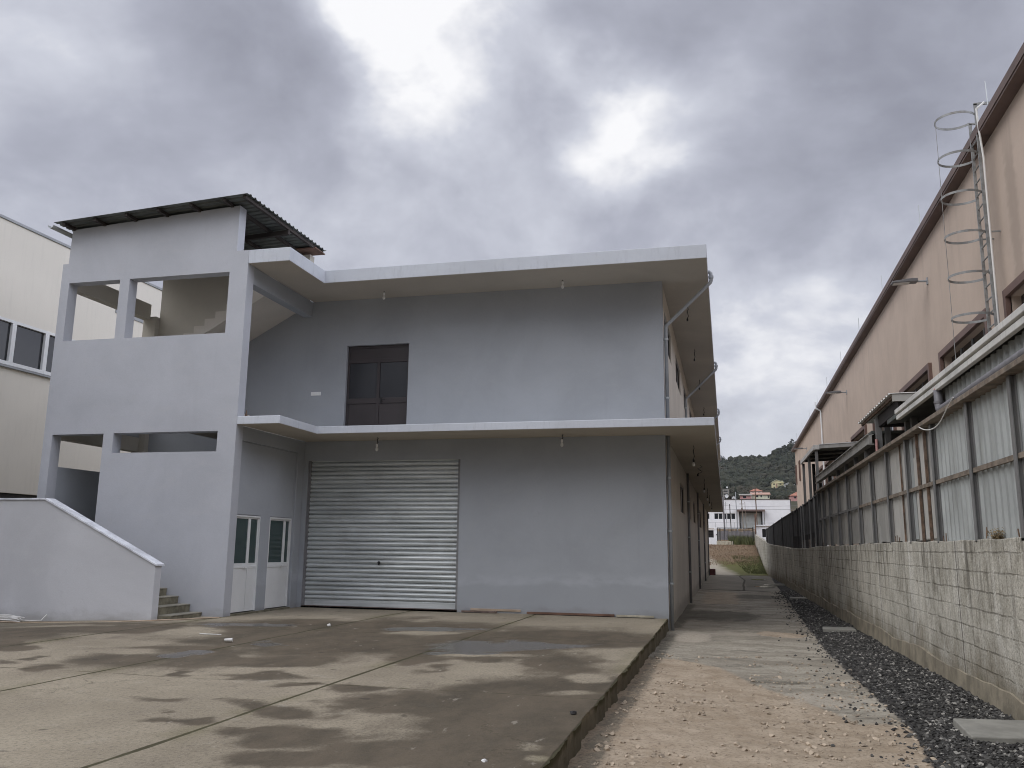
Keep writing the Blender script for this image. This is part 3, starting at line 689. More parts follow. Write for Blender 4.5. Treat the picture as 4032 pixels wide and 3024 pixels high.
def slab(name, z0, z1, poly):
    m = MB(); m.prism(poly, 'z', z0, z1)
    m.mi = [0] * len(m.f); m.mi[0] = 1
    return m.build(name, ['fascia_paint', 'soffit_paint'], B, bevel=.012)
slab('roof_slab', HS2, HT2, [(-9.0, -3.207), (-7.97, -3.207), (-7.97, -1.48), (1.072, -1.48), (1.072, 42.9), (-9.0, 42.9)])
slab('canopy', HS1, HT1, [(-9.0, -3.207), (-7.97, -3.207), (-7.97, -1.42), (1.122, -1.42), (1.122, 43.0), (-.1, 43.0), (-.1, .1), (-9.0, .1)])
# soffit edge: small drip board
# roller shutter
m = MB(); prof = []
zz = .2
while zz < 3.56:
    for t in range(9):
        a = t / 8
        prof.append((zz + .108 * a, .0 - .042 * math.sin(math.pi * min(1, a * 1.12)) ** .8 if a < .9 else .02))
    zz += .108
fn = lambda u, w, q: (q, w, u)
m.prism_fn([(u, w + .10) for u, w in prof], [(u, w + .104) for u, w in prof], fn, -8.86, -4.9)
sh = m.build('roller_shutter', 'shutter', B, smooth=True)
sh.data.polygons.foreach_set('use_smooth', [True] * len(sh.data.polygons))
md = sh.modifiers.new('es', 'EDGE_SPLIT'); md.split_angle = R(50)
m = MB(); m.box(-8.86, -4.9, .075, .115, .05, .2); m.build('bottom_bar', 'shutter', sh, bevel=.008)
for xx in (-8.88, -4.94):
    m = MB(); m.box(xx, xx + .06, .03, .12, .05, 3.58); m.build('guide_rail', 'dark_pipe', sh, bevel=.005)
m = MB(); m.tube([(-6.9, .07, 1.1), (-6.9, .035, 1.1)], .035, 10); m.box(-6.915, -6.885, .03, .05, 1.04, 1.1); m.build('lock', 'black', sh)
m = MB(); m.box(-8.88, -4.88, .0, .3, -.02, .045); m.build('threshold', 'red_brick', B)
m = MB(); m.box(-8.9, -4.86, .26, .3, .0, 3.7); m.build('shutter_backing', 'dark_void', sh)  # flat black sheet behind the opening, its colour stands in for the unlit interior
# balcony door
m = MB(); y0, y1 = .09, .15
m.wall('y', y0, y1, -7.98, -6.3, HT1 - .005, 6.52, [(-7.92, -7.17, 5.16, 6.07), (-7.09, -6.36, 5.16, 6.07), (-7.92, -6.36, 6.17, 6.45), (-7.92, -7.17, 4.33, 5.02), (-7.09, -6.36, 4.33, 5.02)])
dr = m.build('balcony_door', 'brown_alu', B, bevel=.006)
for x0, x1 in ((-7.92, -7.17), (-7.09, -6.36)):
    m = MB(); m.box(x0, x1, .115, .125, 5.16, 6.07); m.build('pane', 'door_glass', dr)
    m = MB(); m.box(x0, x1, .11, .13, 4.33, 5.02); m.build('lower_panel', 'brown_alu', dr)
m = MB(); m.box(-7.92, -6.36, .11, .13, 6.17, 6.45); m.build('transom_panel', 'brown_alu', dr)
m = MB(); m.tube([(-7.03, .09, 5.1), (-7.03, .03, 5.1), (-6.9, .028, 5.1)], .012, 8); m.box(-7.05, -7.01, .075, .09, 5.02, 5.18); m.build('handle', 'black', dr)
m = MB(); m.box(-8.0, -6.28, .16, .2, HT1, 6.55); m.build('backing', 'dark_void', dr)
m = MB(); m.box(-8.92, -8.65, -.012, .01, 5.25, 5.345); m.box(-8.91, -8.83, -.016, -.011, 5.265, 5.33); m.box(-8.82, -8.74, -.016, -.011, 5.265, 5.33); m.build('switch_plate', 'white_plastic', B, bevel=.004)
# side windows
for (a, b_, c, d) in UW + LW:
    m = MB(); m.wall('x', -.10, -.05, a, b_, c, d, [(a + .05, (a + b_) / 2 - .03, c + .05, d - .05), ((a + b_) / 2 + .03, b_ - .05, c + .05, d - .05)])
    w = m.build('window', 'brown_alu', B)
    m = MB(); m.box(-.085, -.075, a + .05, b_ - .05, c + .05, d - .05); m.build('pane', 'dim_glass', w)
# downpipes
for i, yy in enumerate((.16, 10.45, 20.95, 31.4, 41.9)):
    m = MB(); r_ = .043
    m.tube([(1.0, yy, 7.93), (1.10, yy, 7.935), (1.135, yy, 7.9), (1.14, yy, 7.74), (1.12, yy, 7.68), (.075, yy, 6.68), (.06, yy, 6.6), (.06, yy, HT1 - .02)], r_, 12)
    dp = m.build('downpipe', 'pipe_grey', B, smooth=True)
    m = MB(); m.tube([(.06, yy, HS1 + .02), (.06, yy, -.3)], r_, 12)
    d2 = m.build('downpipe', 'dark_pipe' if i else 'pipe_grey', B, smooth=True)
    for z in (6.35, 4.95):
        q = MB(); q.tube([(.06, yy, z - .02), (.06, yy, z + .02)], .058, 12); q.box(.0, .06, yy - .012, yy + .012, z - .012, z + .012); q.build('pipe_bracket', 'galv', dp)
    for z in (3.1, 1.9, .75):
        q = MB(); q.tube([(.06, yy, z - .02), (.06, yy, z + .02)], .058, 12); q.box(.0, .06, yy - .012, yy + .012, z - .012, z + .012); q.build('pipe_bracket', 'galv', d2)
    q = MB(); q.tube([(1.14, yy, 7.62), (1.14, yy, 7.78)], .06, 12) if False else q.tube([(1.137, yy, 7.84), (1.138, yy, 7.78)], .058, 12); q.build('pipe_socket', 'pipe_grey', dp)

# stair tower
TY = -3.2085
m = MB()
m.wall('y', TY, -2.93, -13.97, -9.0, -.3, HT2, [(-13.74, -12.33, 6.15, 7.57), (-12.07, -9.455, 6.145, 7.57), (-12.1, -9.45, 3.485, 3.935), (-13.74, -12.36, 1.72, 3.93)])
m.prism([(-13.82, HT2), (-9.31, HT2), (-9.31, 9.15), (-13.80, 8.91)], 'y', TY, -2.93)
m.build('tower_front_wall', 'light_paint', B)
m = MB(); m.prism([(-13.58, 5.1), (-12.2, 5.1), (-11.7, 6.38), (-9.25, 7.6), (-9.17, 9.06), (-13.58, 9.06)], 'y', 0, .25); m.build('tower_back_wall', 'inner_plaster', B)
m = MB(); m.prism([(-13.58, -.3), (-9.0, -.3), (-9.0, HS2), (-9.17, HS2), (-9.25, 7.6), (-11.7, 6.38), (-12.2, 5.1), (-13.58, 5.1)], 'y', 0, .25); m.build('tower_back_wall', 'grey_paint', B)
m = MB(); m.box(-13.97, -13.58, -.16, .23, -.3, 7.56); m.build('tower_column', 'inner_plaster', B, bevel=.01)
for za, zb in ((7.47, 7.9), (3.86, 4.24)):
    m = MB(); m.box(-13.97, -13.75, -2.93, -.16, za, zb); m.build('tower_beam', 'inner_plaster', B, bevel=.01)
m = MB(); m.box(-13.95, -13.76, -2.93, -.16, 1.0, 3.22); m.build('tower_parapet', 'grey_paint', B, bevel=.01)
m = MB(); m.box(-13.95, -13.76, -2.93, -.16, 4.24, 5.3); m.build('tower_parapet', 'grey_paint', B, bevel=.01)
# right side of the tower: pillar, recess with the two service doors, beam over
m = MB()
m.wall('x', -9.25, -9.0, -2.93, 0, -.3, HS1, [(-2.93, -.33, .02, 3.75)])
m.build('tower_side_frame', 'grey_paint', B, bevel=.012)
m = MB(); m.wall('x', -9.22, -9.055, -2.93, -.33, .02, 3.75, [(-2.93, -1.83, .02, 2.14), (-1.42, -.36, .02, 2.14)])
m.build('tower_side_wall', 'grey_paint', B, bevel=.01)
m = MB(); m.box(-9.25, -9.0, -2.93, .0, 7.33, HS2); m.build('balcony_beam', ['grey_paint'], B, bevel=.012)
for k, (ya, ys, yb) in enumerate(((-2.92, -2.24, -1.84), (-1.415, -.64, -.365))):
    xo, xi = -9.09, -9.14
    m = MB(); m.wall('x', xi, xo, ya, yb, .05, 2.13, [(ya + .07, ys - .045, 1.09, 2.06), (ys + .05, yb - .05, 1.09, 2.06), (ys - .008, ys + .008, .06, 1.0 if k == 0 else .0)])
    m.box(xo, xo + .03, ya, ya + .035, .05, 2.13); m.box(xo, xo + .03, yb - .035, yb, .05, 2.13); m.box(xo, xo + .03, ya + .035, yb - .035, 2.095, 2.13)
    m.box(xo, xo + .012, ya + .05, ys - .03, .98, 1.03); m.box(xo, xo + .012, ys + .03, yb - .045, .98, 1.03)
    d = m.build('service_door', 'white_alu', B, bevel=.004)
    m = MB(); m.box(xi + .02, xi + .03, ya + .07, ys - .045, 1.09, 2.06); m.build('pane', 'teal_glass', d)
    m = MB(); m.box(xi + .02, xi + .03, ys + .05, yb - .05, 1.09, 2.06); m.build('pane', 'teal_glass', d)
    m = MB(); m.tube([(xo, ys - .09, 1.0), (xo + .05, ys - .09, 1.0), (xo + .055, ys - .2, 1.0)], .014, 8); m.build('handle', 'white_plastic', d)
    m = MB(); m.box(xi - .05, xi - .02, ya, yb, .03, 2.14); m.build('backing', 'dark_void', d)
m = MB(); m.box(-9.22, -8.99, -2.93, -.33, -.05, .03); m.build('door_sill', 'step_concrete', B)
# flights inside the tower
def flight(x0, z0, n, run, rise, ya, yb, sgn, thick=.16):
    pts = []
    for i in range(n):
        pts += [(x0 + sgn * run * i, z0 + rise * i), (x0 + sgn * run * i, z0 + rise * (i + 1))]
    pts.append((x0 + sgn * run * n, z0 + rise * n))
    pts.append((x0 + sgn * run * n, z0 + rise * n - thick - rise)); pts.append((x0 + sgn * run * .1, z0 - thick))
    mm = MB(); mm.prism(pts, 'y', ya, yb); return mm
flight(-11.66, 6.46, 9, .285, .172, -1.6, -.003, 1).build('roof_flight', 'cream_paint', B)
flight(-9.6, 4.3, 8, .285, .2, -2.92, -1.7, -1).build('upper_flight', 'cream_paint', B)
m = MB(); m.box(-13.0, -11.7, -2.4, -.003, 5.9, 6.1); m.build('landing', 'cream_paint', B)
m = MB(); m.box(-13.75, -12.3, -2.92, -.003, 1.5, 1.70); m.build('landing', 'step_concrete', B)
flight(-12.34, 1.70, 9, .28, .19, -2.92, -1.7, 1).build('lower_flight', 'step_concrete', B)
m = MB(); m.box(-11.0, -9.26, -2.92, -.003, HS1, HT1 - .004); m.build('landing', 'cream_paint', B)
# tower roof, mono-pitched to the left, ribs run down the slope
def rz(x): return 9.13 + .053 * (x + 9.31)
prof = []; yy = -3.64
while yy < .34:
    prof += [(yy, 0), (yy + .12, 0), (yy + .14, .035), (yy + .18, .035)]; yy += .2
m = MB(); n0 = 6
xs = [-13.98, -8.88]
def fnr(u, w, x): return (x, u, rz(x) + .075 + w)
m.prism_fn(prof, [(u, w + .006) for u, w in prof], fnr, xs[0], xs[1])
tr = m.build('tower_roof', 'roof_sheet', B)
for xx in (-13.75, -12.9, -12.05, -11.2, -10.35, -9.5, -8.98):
    q = MB(); q.box(xx - .035, xx + .035, -3.58, .3, rz(xx) - .005, rz(xx) + .072); q.build('purlin', 'dark_timber', tr)
q = MB(); q.box(-9.6, -8.9, -.25, .32, rz(-9.3) + .01, rz(-9.3) + .035); q.build('eave_board', 'timber', tr)
q = MB(); q.box(-13.9, -8.9, -3.0, -2.95, rz(-13.4) - .05, rz(-13.4) + .02) if False else q.prism([(-13.85, rz(-13.85) - .12), (-8.95, rz(-8.95) - .12), (-8.95, rz(-8.95) - .01), (-13.85, rz(-13.85) - .01)], 'y', -1.6, -1.52); q.build('rafter', 'dark_timber', tr)
# half-round gutter at the low end
pr = [(-.06 + .0, 0)]
lo = [(.07 * math.cos(math.pi + math.pi * k / 8), .07 * math.sin(math.pi + math.pi * k / 8)) for k in range(9)]
hi = [(.078 * math.cos(math.pi + math.pi * k / 8), .078 * math.sin(math.pi + math.pi * k / 8)) for k in range(9)]
m = MB(); m.prism_fn(lo, hi, lambda u, w, q: (-14.02 + u, q, rz(-14) + .0 + w), -3.68, .2)
gt = m.build('gutter', 'sheet_white', B, smooth=False)
m = MB(); m.tube([(-13.93, -2.86, rz(-14) - .06), (-13.93, -2.8, 8.6), (-13.93, -2.8, 7.9)], .025, 8); m.build('gutter_pipe', 'dark_pipe', B)

# outside stair with parapet
S_ = thing('outside_staircase', 'concrete outside stair behind a pale lilac parapet with marble coping', 'staircase', (-11.5, -3.9, 0))
P0, P1 = -4.46, -4.25
poly = [(-9.81, -.4), (-9.81, 1.07), (-12.58, 2.37), (-16.5, 2.37), (-16.5, -.4)]
m = MB(); m.prism(poly, 'y', P0, P1); m.build('parapet', 'lilac_paint', S_, bevel=.012)
m = MB(); t = .035
m.prism([(-9.77, 1.055), (-9.77, 1.055 + t), (-12.572, 2.372 + t), (-12.592, 2.372)], 'y', P0 - .03, P1 + .03)
m.prism([(-12.594, 2.372), (-12.574, 2.372 + t), (-16.5, 2.372 + t), (-16.5, 2.372)], 'y', P0 - .03, P1 + .03)
m.build('coping', 'marble', S_, bevel=.004)
X0 = -9.5
for i in range(10):
    xa = X0 - .295 * i; zt = .07 + .165 * (i + 1) if i else .14
    zt = .075 + .1635 * i + .0
    zt = .07 + .1585 * i
    m = MB(); m.box(-13.7, xa, -4.25, TY, -.25 if i == 0 else .07 + .1585 * (i - 1) + .001, zt); st = m.build('step', 'step_concrete', S_, bevel=.008)
    q = MB(); q.box(xa - .295, xa + .012, -4.247, TY - .002, zt, zt + .022); q.build('tread', 'tread', st, bevel=.006)
m = MB(); m.box(-16.4, -13.7, -4.25, TY, -.2, 1.6); m.build('landing', 'step_concrete', S_)

# brick edging and plank lying along the facade foot
tag(center_origin((lambda m: m.build('brick_strip', 'red_brick', bevel=.006))(MB().box(-4.75, -3.9, -.10, -.03, .012, .05)), (-4.3, -.06, .01)), 'short red tile strip on the slab beside the shutter', 'tile')
tag(center_origin((lambda m: m.build('timber_plank', 'ochre', bevel=.004))(MB().box(-4.55, -3.35, -.022, -.001, .05, .10)), (-4, -.01, .05)), 'thin tan board against the foot of the grey wall', 'board')
tag(center_origin((lambda m: m.build('timber_plank', 'timber', bevel=.004))(MB().box(-3.2, -1.2, -.06, -.002, .012, .06)), (-2.2, -.03, .01)), 'long brown board along the foot of the grey wall', 'board')
tag(center_origin((lambda m: m.build('timber_plank', 'rough_concrete', bevel=.004))(MB().box(-1.15, -.32, -.10, -.03, .012, .055)), (-.7, -.06, .01)), 'pale dusty board end near the corner downpipe', 'board')

# hanging bulbs
def pendant(loc, cord, label, bulb=True, bend=0, socket='black'):
    t = thing('pendant_bulb', label, 'light bulb', loc, 'bare bulbs on cords')
    x, y, z = loc
    m = MB(); pts = [(x + bend * .05 * math.sin(k * 2.1), y, z - cord * k / 5) for k in range(6)]; m.tube(pts, .011, 6); m.build('cord', 'black', t)
    e = pts[-1]
    m = MB(); m.tube([e, (e[0], e[1], e[2] - .02), (e[0], e[1], e[2] - .075)], [.014, .026, .024], 10); m.build('socket', socket, t)
    if bulb:
        m = MB(); zz = e[2] - .075
        m.tube([(e[0], e[1], zz), (e[0], e[1], zz - .03), (e[0], e[1], zz - .065), (e[0], e[1], zz - .095), (e[0], e[1], zz - .11)], [.02, .032, .04, .028, .006], 10); m.build('bulb', 'bulb_glass', t, smooth=True)
    return t
ordn = ['first', 'second', 'third', 'fourth', 'fifth', 'sixth', 'seventh']
for k, yy in enumerate((2.2, 7.5, 12.8, 18.2, 22.7, 29.0)):
    pendant((.56, yy, HS1), .34 if k != 1 else .26, f'{ordn[k]} bulb from the front under the lower side canopy', k != 1, 1.6 if k == 1 else .25)
for k, yy in enumerate((2.4, 7.4, 12.5, 19.0)):
    pendant((.5, yy, HS2), .3, f'{ordn[k]} bulb from the front under the roof slab overhang', False, .3)
pendant((-6.81, -.55, HS1), .15, 'bare bulb on a short cord above the roller shutter', True, .3, 'white_plastic')
pendant((-2.28, -.55, HS1), .12, 'bare bulb on a short cord right of the roller shutter', True, .3, 'white_plastic')
pendant((-6.8, -.55, HS2), .03, 'white bulb under the roof slab above the balcony door', True, 0, 'white_plastic')
pendant((-2.28, -.55, HS2), .03, 'white bulb under the roof slab right of the balcony door', True, 0, 'white_plastic')

# ------------------------------------------------------------------ LEFT HALL
L = thing('industrial_hall', 'tall beige panel hall with white framed window band left of the tower', 'building', (-17.5, 5, 0))
WL_ = [(-14.0 + k * 3.2, -14.0 + k * 3.2 + 3.05, 6.23, 7.42) for k in range(5)]
WL_ = [(-12.2, -.02 - 3.1 - 3.1 - 2, 6.23, 7.42)]
m = MB(); m.wall('x', -17.8, -17.5, -16, 40, 2.78, 10.12, [(-8.0, 1.5, 6.2, 7.45)]); m.build('wall', 'beige_panel', L, bevel=.01)
m = MB(); m.box(-17.85, -17.46, -16, 40, 10.12, 10.19); m.build('coping', 'pipe_grey', L)
m = MB(); m.box(-17.8, -17.56, -16, 40, -.4, 2.78); m.build('plinth', 'iron', L)
m = MB(); m.box(-17.75, -17.56, -8.0, 1.5, 6.2, 6.2 + .001)
for k in range(8):
    a = -8.0 + k * 1.19
    if a + 1.19 > 1.55: break
    q = MB(); q.wall('x', -17.6, -17.5 + .02, a, a + 1.188, 6.2, 7.45, [(a + .07, a + 1.12, 6.3, 7.37)]); w = q.build('window', 'white_alu', L, bevel=.006)
    q = MB(); q.box(-17.57, -17.56, a + .07, a + 1.12, 6.3, 7.37); q.build('pane', 'dark_glass', w)
m = MB(); m.box(-17.5, -17.4, -8.0, 1.5, 6.12, 6.17); m.build('sill', 'pipe_grey', L)
m = MB(); m.box(-17.5, -17.47, 1.9, 14, 8.4, 8.95) if False else m.box(-17.5, -17.47, 3.0, 9, 8.74, 8.96); m.build('louvre', 'pipe_grey', L)

# ------------------------------------------------------------------ BLOCK WALL AND FENCE ON THE RIGHT
WT_Y = [-20, -3, 10, 14, 22, 38, 44, 56, 72.4]; WT_Z = [1.66, 1.66, 1.63, 1.58, 1.60, 1.82, 1.93, 2.4, 3.03]
W_ = thing('block_wall', 'long stained concrete block wall along the alley', 'wall', (4.2, 20, -.3))
m = MB(); r_ = random.Random(5)
ys = list(np.arange(-20, 20, .5)) + list(np.arange(20, 72.6, 1.0))
tops = [float(np.interp(q, WT_Y, WT_Z)) + (r_.random() - .5) * .022 for q in ys]
botz = [(-.7 if q < 44 else tz(3.9, q) - .4) for q in ys]
for i in range(len(ys) - 1):
    a, b_ = ys[i], ys[i + 1]
    for (x, fl) in ((4.1, True), (4.3, False)):
        q = [(x, a, botz[i]), (x, b_, botz[i + 1]), (x, b_, tops[i + 1]), (x, a, tops[i])]
        m.face(q[::-1] if fl else q)
    m.face([(4.1, a, tops[i]), (4.3, a, tops[i]), (4.3, b_, tops[i + 1]), (4.1, b_, tops[i + 1])])
m.face([(4.1, ys[0], botz[0]), (4.3, ys[0], botz[0]), (4.3, ys[0], tops[0]), (4.1, ys[0], tops[0])])
m.face([(4.1, ys[-1], botz[-1]), (4.1, ys[-1], tops[-1]), (4.3, ys[-1], tops[-1]), (4.3, ys[-1], botz[-1])])
m.build('wall', 'blocks', W_, bevel=.012)
m = MB()
ys2 = list(np.arange(-20, 26, .35)); off = [.015 + .025 * mn.noise(Vector((q * .8, 1, 2))) for q in ys2]; zt = [.08 + .07 * mn.noise(Vector((q * .5, 5, 2))) + .03 * mn.noise(Vector((q * 3, 5, 2))) for q in ys2]
for i in range(len(ys2) - 1):
    a, b_ = ys2[i], ys2[i + 1]
    m.face([(4.1 - off[i] - .03, a, -.5), (4.1 - off[i], a, zt[i] - .03), (4.1 - off[i + 1], b_, zt[i + 1] - .03), (4.1 - off[i + 1] - .03, b_, -.5)][::-1])
    m.face([(4.1 - off[i], a, zt[i] - .03), (4.15, a, zt[i]), (4.15, b_, zt[i + 1]), (4.1 - off[i + 1], b_, zt[i + 1] - .03)][::-1])
m.build('footing', 'footing', W_)
for yy in (-10.1, -8.9, -7.05, -6.95, -6.2, -3.75, -3.55, -3.42, 8.4, 9.0):
    m = MB(); lean = (r_.random() - .5) * .06
    m.tube([(4.14, yy, 1.6), (4.14 + lean, yy + lean, 1.66 + .06 + .08 * r_.random())], .008, 5); m.build('rebar_stub', 'rust', W_)

F_ = thing('sheet_metal_fence', 'patched sheet metal fence with dark posts and rusty rails on the block wall', 'fence', (4.25, -2, 1.65))
PO = [-16.0, -14.1, -12.2, -10.3, -8.66, -6.78, -4.95, -3.18, -1.38, .4, 2.2, 4.05, 5.93, 7.6, 8.9]
for yy in PO:
    m = MB(); m.box(4.10, 4.112, yy - .045, yy + .045, 1.63, 3.27); m.box(4.112, 4.152, yy - .012, yy + .012, 1.63, 3.27); m.box(4.152, 4.165, yy - .045, yy + .045, 1.63, 3.27)
    m.build('post', 'steel_grey', F_)
def trap(a, b_, pitch=.21, amp=.03):
    pts = []; u = a
    while u < b_ - .01:
        for du, w in ((0, 0), (.10, 0), (.125, amp), (.185, amp)):
            if u + du < b_: pts.append((u + du, w))
        u += pitch
    pts.append((b_, 0)); return pts
for a, b_ in zip(PO[:-1], PO[1:]):
    m = MB()
    if a < -6.9:
        pr = trap(a, b_); m.prism_fn(pr, [(u, w - .004) for u, w in pr], lambda u, w, q: (4.20 - w, u, q), 1.66, 3.3); m.build('panel', 'sheet_white', F_)
    elif a < -6.7:
        m.box(4.185, 4.20, a, b_, 1.68, 3.3); m.build('panel', 'sheet_grey', F_)
        for (p, q, z0, z1, mt) in ((-6.45, -6.25, 1.7, 2.42, 'sheet_pale'), (-6.15, -5.75, 1.7, 3.25, 'sheet_pale'), (-5.62, -5.25, 2.5, 2.95, 'sheet_pale'), (-5.62, -5.3, 1.68, 2.4, 'sheet_pale'), (-5.2, -5.02, 1.7, 3.25, 'sheet_white')):
            n_ = MB(); n_.box(4.165, 4.182, p, q, z0, z1); n_.build('panel', mt, F_, bevel=.003)
        for yy in (-6.2, -5.67):
            n_ = MB(); n_.box(4.13, 4.165, yy - .025, yy + .025, 1.66, 3.3); n_.build('upright', 'rust', F_)
    else:
        cuts = [a]; r_ = random.Random(int(a * 100) + 9)
        while cuts[-1] < b_ - .7: cuts.append(cuts[-1] + .45 + .35 * r_.random())
        cuts.append(b_)
        for c0, c1 in zip(cuts[:-1], cuts[1:]):
            d = .012 * r_.random(); n_ = MB(); n_.box(4.18 + d, 4.195 + d, c0 + .004, c1 - .004, 1.66 + .03 * r_.random(), 3.28); n_.build('panel', 'sheet_grey' if r_.random() < .72 else 'sheet_pale', F_, bevel=.003)
for yy in (-4.25, -1.1):
    m = MB(); m.box(4.15, 4.172, yy - .018, yy + .018, 1.66, 3.28); m.build('upright', 'rust', F_)
for a, b_ in zip(PO[:-1], PO[1:]):
    m = MB(); m.box(4.12, 4.155, a + .03, b_ - .03, 2.43, 2.485); m.build('rail', 'rust_rail' if a < -.5 else 'steel_grey', F_)
m = MB(); m.box(4.03, 4.2, -16.1, 8.9, 3.275, 3.335); m.build('rail', 'rust_rail', F_, bevel=.005)

N_ = thing('netting_fence', 'fence covered in dark netting on the far part of the block wall', 'fence', (4.25, 30, 1.65))
NT_Y = [8.9, 14, 18, 28, 48, 60, 72]; NT_Z = [3.30, 3.20, 3.18, 3.16, 3.0, 3.3, 3.9]
PN = [9.0, 10.6, 12.3, 14.9, 15.95, 18, 20.5, 23, 25.6, 28.2, 31, 34, 37, 40, 43, 46, 49]
def wt(y): return float(np.interp(y, WT_Y, WT_Z))
for a, b_ in zip(PN[:-1], PN[1:]):
    m = MB(); k = 7; r_ = random.Random(int(a * 10)); zb = .0 if a < 10 or a > 20 else .28
    us = [a + (b_ - a) * i / k for i in range(k + 1)]; zs = [wt(u) + zb + .015 + (.05 * r_.random() if zb else 0) for u in us]; xs_ = [4.19 + .02 * math.sin(u * 5) for u in us]
    if a == 14.9: us = us; zs = [z + .0 for z in zs]
    for i in range(k):
        z0, z1 = float(np.interp(us[i], NT_Y, NT_Z)), float(np.interp(us[i + 1], NT_Y, NT_Z))
        m.face([(xs_[i], us[i], zs[i]), (xs_[i + 1], us[i + 1], zs[i + 1]), (xs_[i + 1], us[i + 1], z1), (xs_[i], us[i], z0)])
    o = m.build('net', 'netting', N_); md = o.modifiers.new('s', 'SOLIDIFY'); md.thickness = .006
for yy in PN[:6] + PN[6::3]:
    m = MB(); m.box(4.13, 4.18, yy - .03, yy + .03, wt(yy) - .02, float(np.interp(yy, NT_Y, NT_Z)) + .04); m.build('post', 'steel_grey' if yy < 16.5 else 'iron', N_)
for yy in np.arange(10.7, 20.4, .28):
    m = MB(); m.box(4.16, 4.18, yy - .012, yy + .012, wt(yy) - .01, wt(yy) + .5); m.build('picket', 'iron', N_)
m = MB()
for a, b_ in zip(PN[:-1], PN[1:]):
    za, zb = float(np.interp(a, NT_Y, NT_Z)), float(np.interp(b_, NT_Y, NT_Z))
    m.tube([(4.17, a, za), (4.17, b_, zb)], .02, 6)
m.build('rail', 'steel_grey', N_)

# dry weed on top of the wall
wd = MB(); r_ = random.Random(12)
for k in range(150):
    a = r_.random() * 6.28; el = r_.random() * 1.2 + .1; l = .06 + .12 * r_.random()
    d = Vector((math.cos(a) * math.cos(el) * .5, math.sin(a) * math.cos(el), math.sin(el) * .75)) * l
    p = Vector((4.13 + .02 * r_.random(), -9.35 + (r_.random() - .5) * .35, 1.66)); q = p + d; w = Vector((.003, .006, .003))
    wd.face([p - w, p + w, q]); s2 = q + Vector(((r_.random() - .5) * .05, (r_.random() - .5) * .06, (r_.random() - .5) * .04)); wd.face([q - w * 2, q + w * 2, s2])
tag(center_origin(wd.build('dry_weed', 'dry_plant', merge=False), (4.13, -9.35, 1.66)), 'dry brown weed tuft growing on top of the block wall', 'plant')

# ------------------------------------------------------------------ SHEDS BEHIND THE FENCE
H = thing('lean_to_shed', 'lean-to shed with corrugated band and white fascia over the near fence', 'shed', (5.5, -9, -.3))
pr = trap(-16, -7.36)
m = MB(); m.prism_fn(pr, [(u, w - .004) for u, w in pr], lambda u, w, q: (4.22 - w, u, q), 3.34, 3.66); m.build('siding', 'sheet_white', H)
m = MB(); m.box(4.06, 4.12, -16, -4.72, 3.63, 3.70); m.box(4.09, 4.14, -16, -4.72, 3.70, 3.725); m.box(4.04, 4.12, -16, -4.72, 3.725, 3.795); m.build('fascia', 'roof_white', H, bevel=.006)
m = MB(); m.prism([(4.12, 3.72), (7.0, 4.0), (7.0, 4.06), (4.12, 3.79)], 'y', -16, -3.55); m.build('roof', 'roof_sheet', H)
for (xx, yy) in ((4.42, -3.75), (4.42, -4.25)):
    m = MB(); m.box(xx - .05, xx + .05, yy - .06, yy + .06, -.5, 3.73); m.build('post', 'steel_grey', H, bevel=.005)
m = MB(); m.tube([(4.3, -7.3, 3.4), (6.8, -7.0, 3.45)], .04, 8); m.build('brace', 'iron', H)
m = MB(); m.box(4.3, 7.0, -16, -15.9, -.5, 3.72); m.box(4.24, 4.3, -16, -7.4, -.5, 3.3); m.build('wall', 'iron', H)
Dp = thing('drain_pipe', 'fat grey plastic drain pipe with elbow along the near shed wall', 'pipe', (4.1, -9, 3.3))
m = MB(); m.tube([(4.1, -7.44, 3.64), (4.1, -7.44, 3.44), (4.1, -7.47, 3.38), (4.1, -7.55, 3.36), (4.1, -8.0, 3.362), (4.1, -16, 3.40)], .055, 14); m.build('pipe', 'plastic_pipe', Dp, smooth=True)
m = MB(); m.tube([(4.1, -7.44, 3.46), (4.1, -7.44, 3.49)], .062, 14); m.build('collar', 'plastic_pipe', Dp)
m = MB(); m.tube([(4.1, -7.44, 3.6), (4.1, -7.44, 3.66)], .05, 12); m.build('outlet', 'house_pink', Dp)
cb = MB(); pts = []
for k in range(21):
    t = k / 20; pts.append((4.04 - .01 * math.sin(t * 9), -6.35 - 2.1 * t, 3.31 - .22 * math.sin(math.pi * min(1, t * 1.0)) * (1 - .3 * t) + .06 * t))
cb.tube(pts, .008, 6); tag(center_origin(cb.build('cable', 'wire_white'), (4.04, -7, 3.3)), 'pale cable sagging from the top rail of the sheet fence', 'cable')

K1 = thing('raised_canopy', 'small raised corrugated canopy with peeling edge beam above the fence', 'canopy', (5.5, -.7, -.3))
pr = []
yy = -2.68
while yy < 1.4: pr += [(yy, 0), (yy + .16, 0), (yy + .19, .04), (yy + .25, .04)]; yy += .28
m = MB(); m.prism_fn(pr, [(u, w + .005) for u, w in pr], lambda u, w, q: (q, u, 4.42 + .02 * (q - 4.4) + w), 4.36, 6.95); m.build('roof', 'roof_white', K1)
m = MB(); m.box(4.4, 6.95, -2.66, -2.6, 4.28, 4.42); m.build('edge_beam', 'sheet_pale', K1)
m = MB(); m.box(4.42, 4.46, -2.6, 1.38, 4.36, 4.415); m.build('edge_beam', 'rust', K1)
m = MB(); m.box(4.52, 4.6, -2.5, -.2, 4.12, 4.36); m.build('beam', 'iron', K1)
m = MB(); m.box(4.56, 6.9, -.3, -.2, 4.12, 4.3); m.build('beam', 'iron', K1)
for (xx, yy) in ((4.52, -.22), (4.75, .1)):
    m = MB(); m.box(xx - .06, xx + .06, yy - .06, yy + .06, -.5, 4.3); m.build('post', 'steel_grey', K1, bevel=.005)
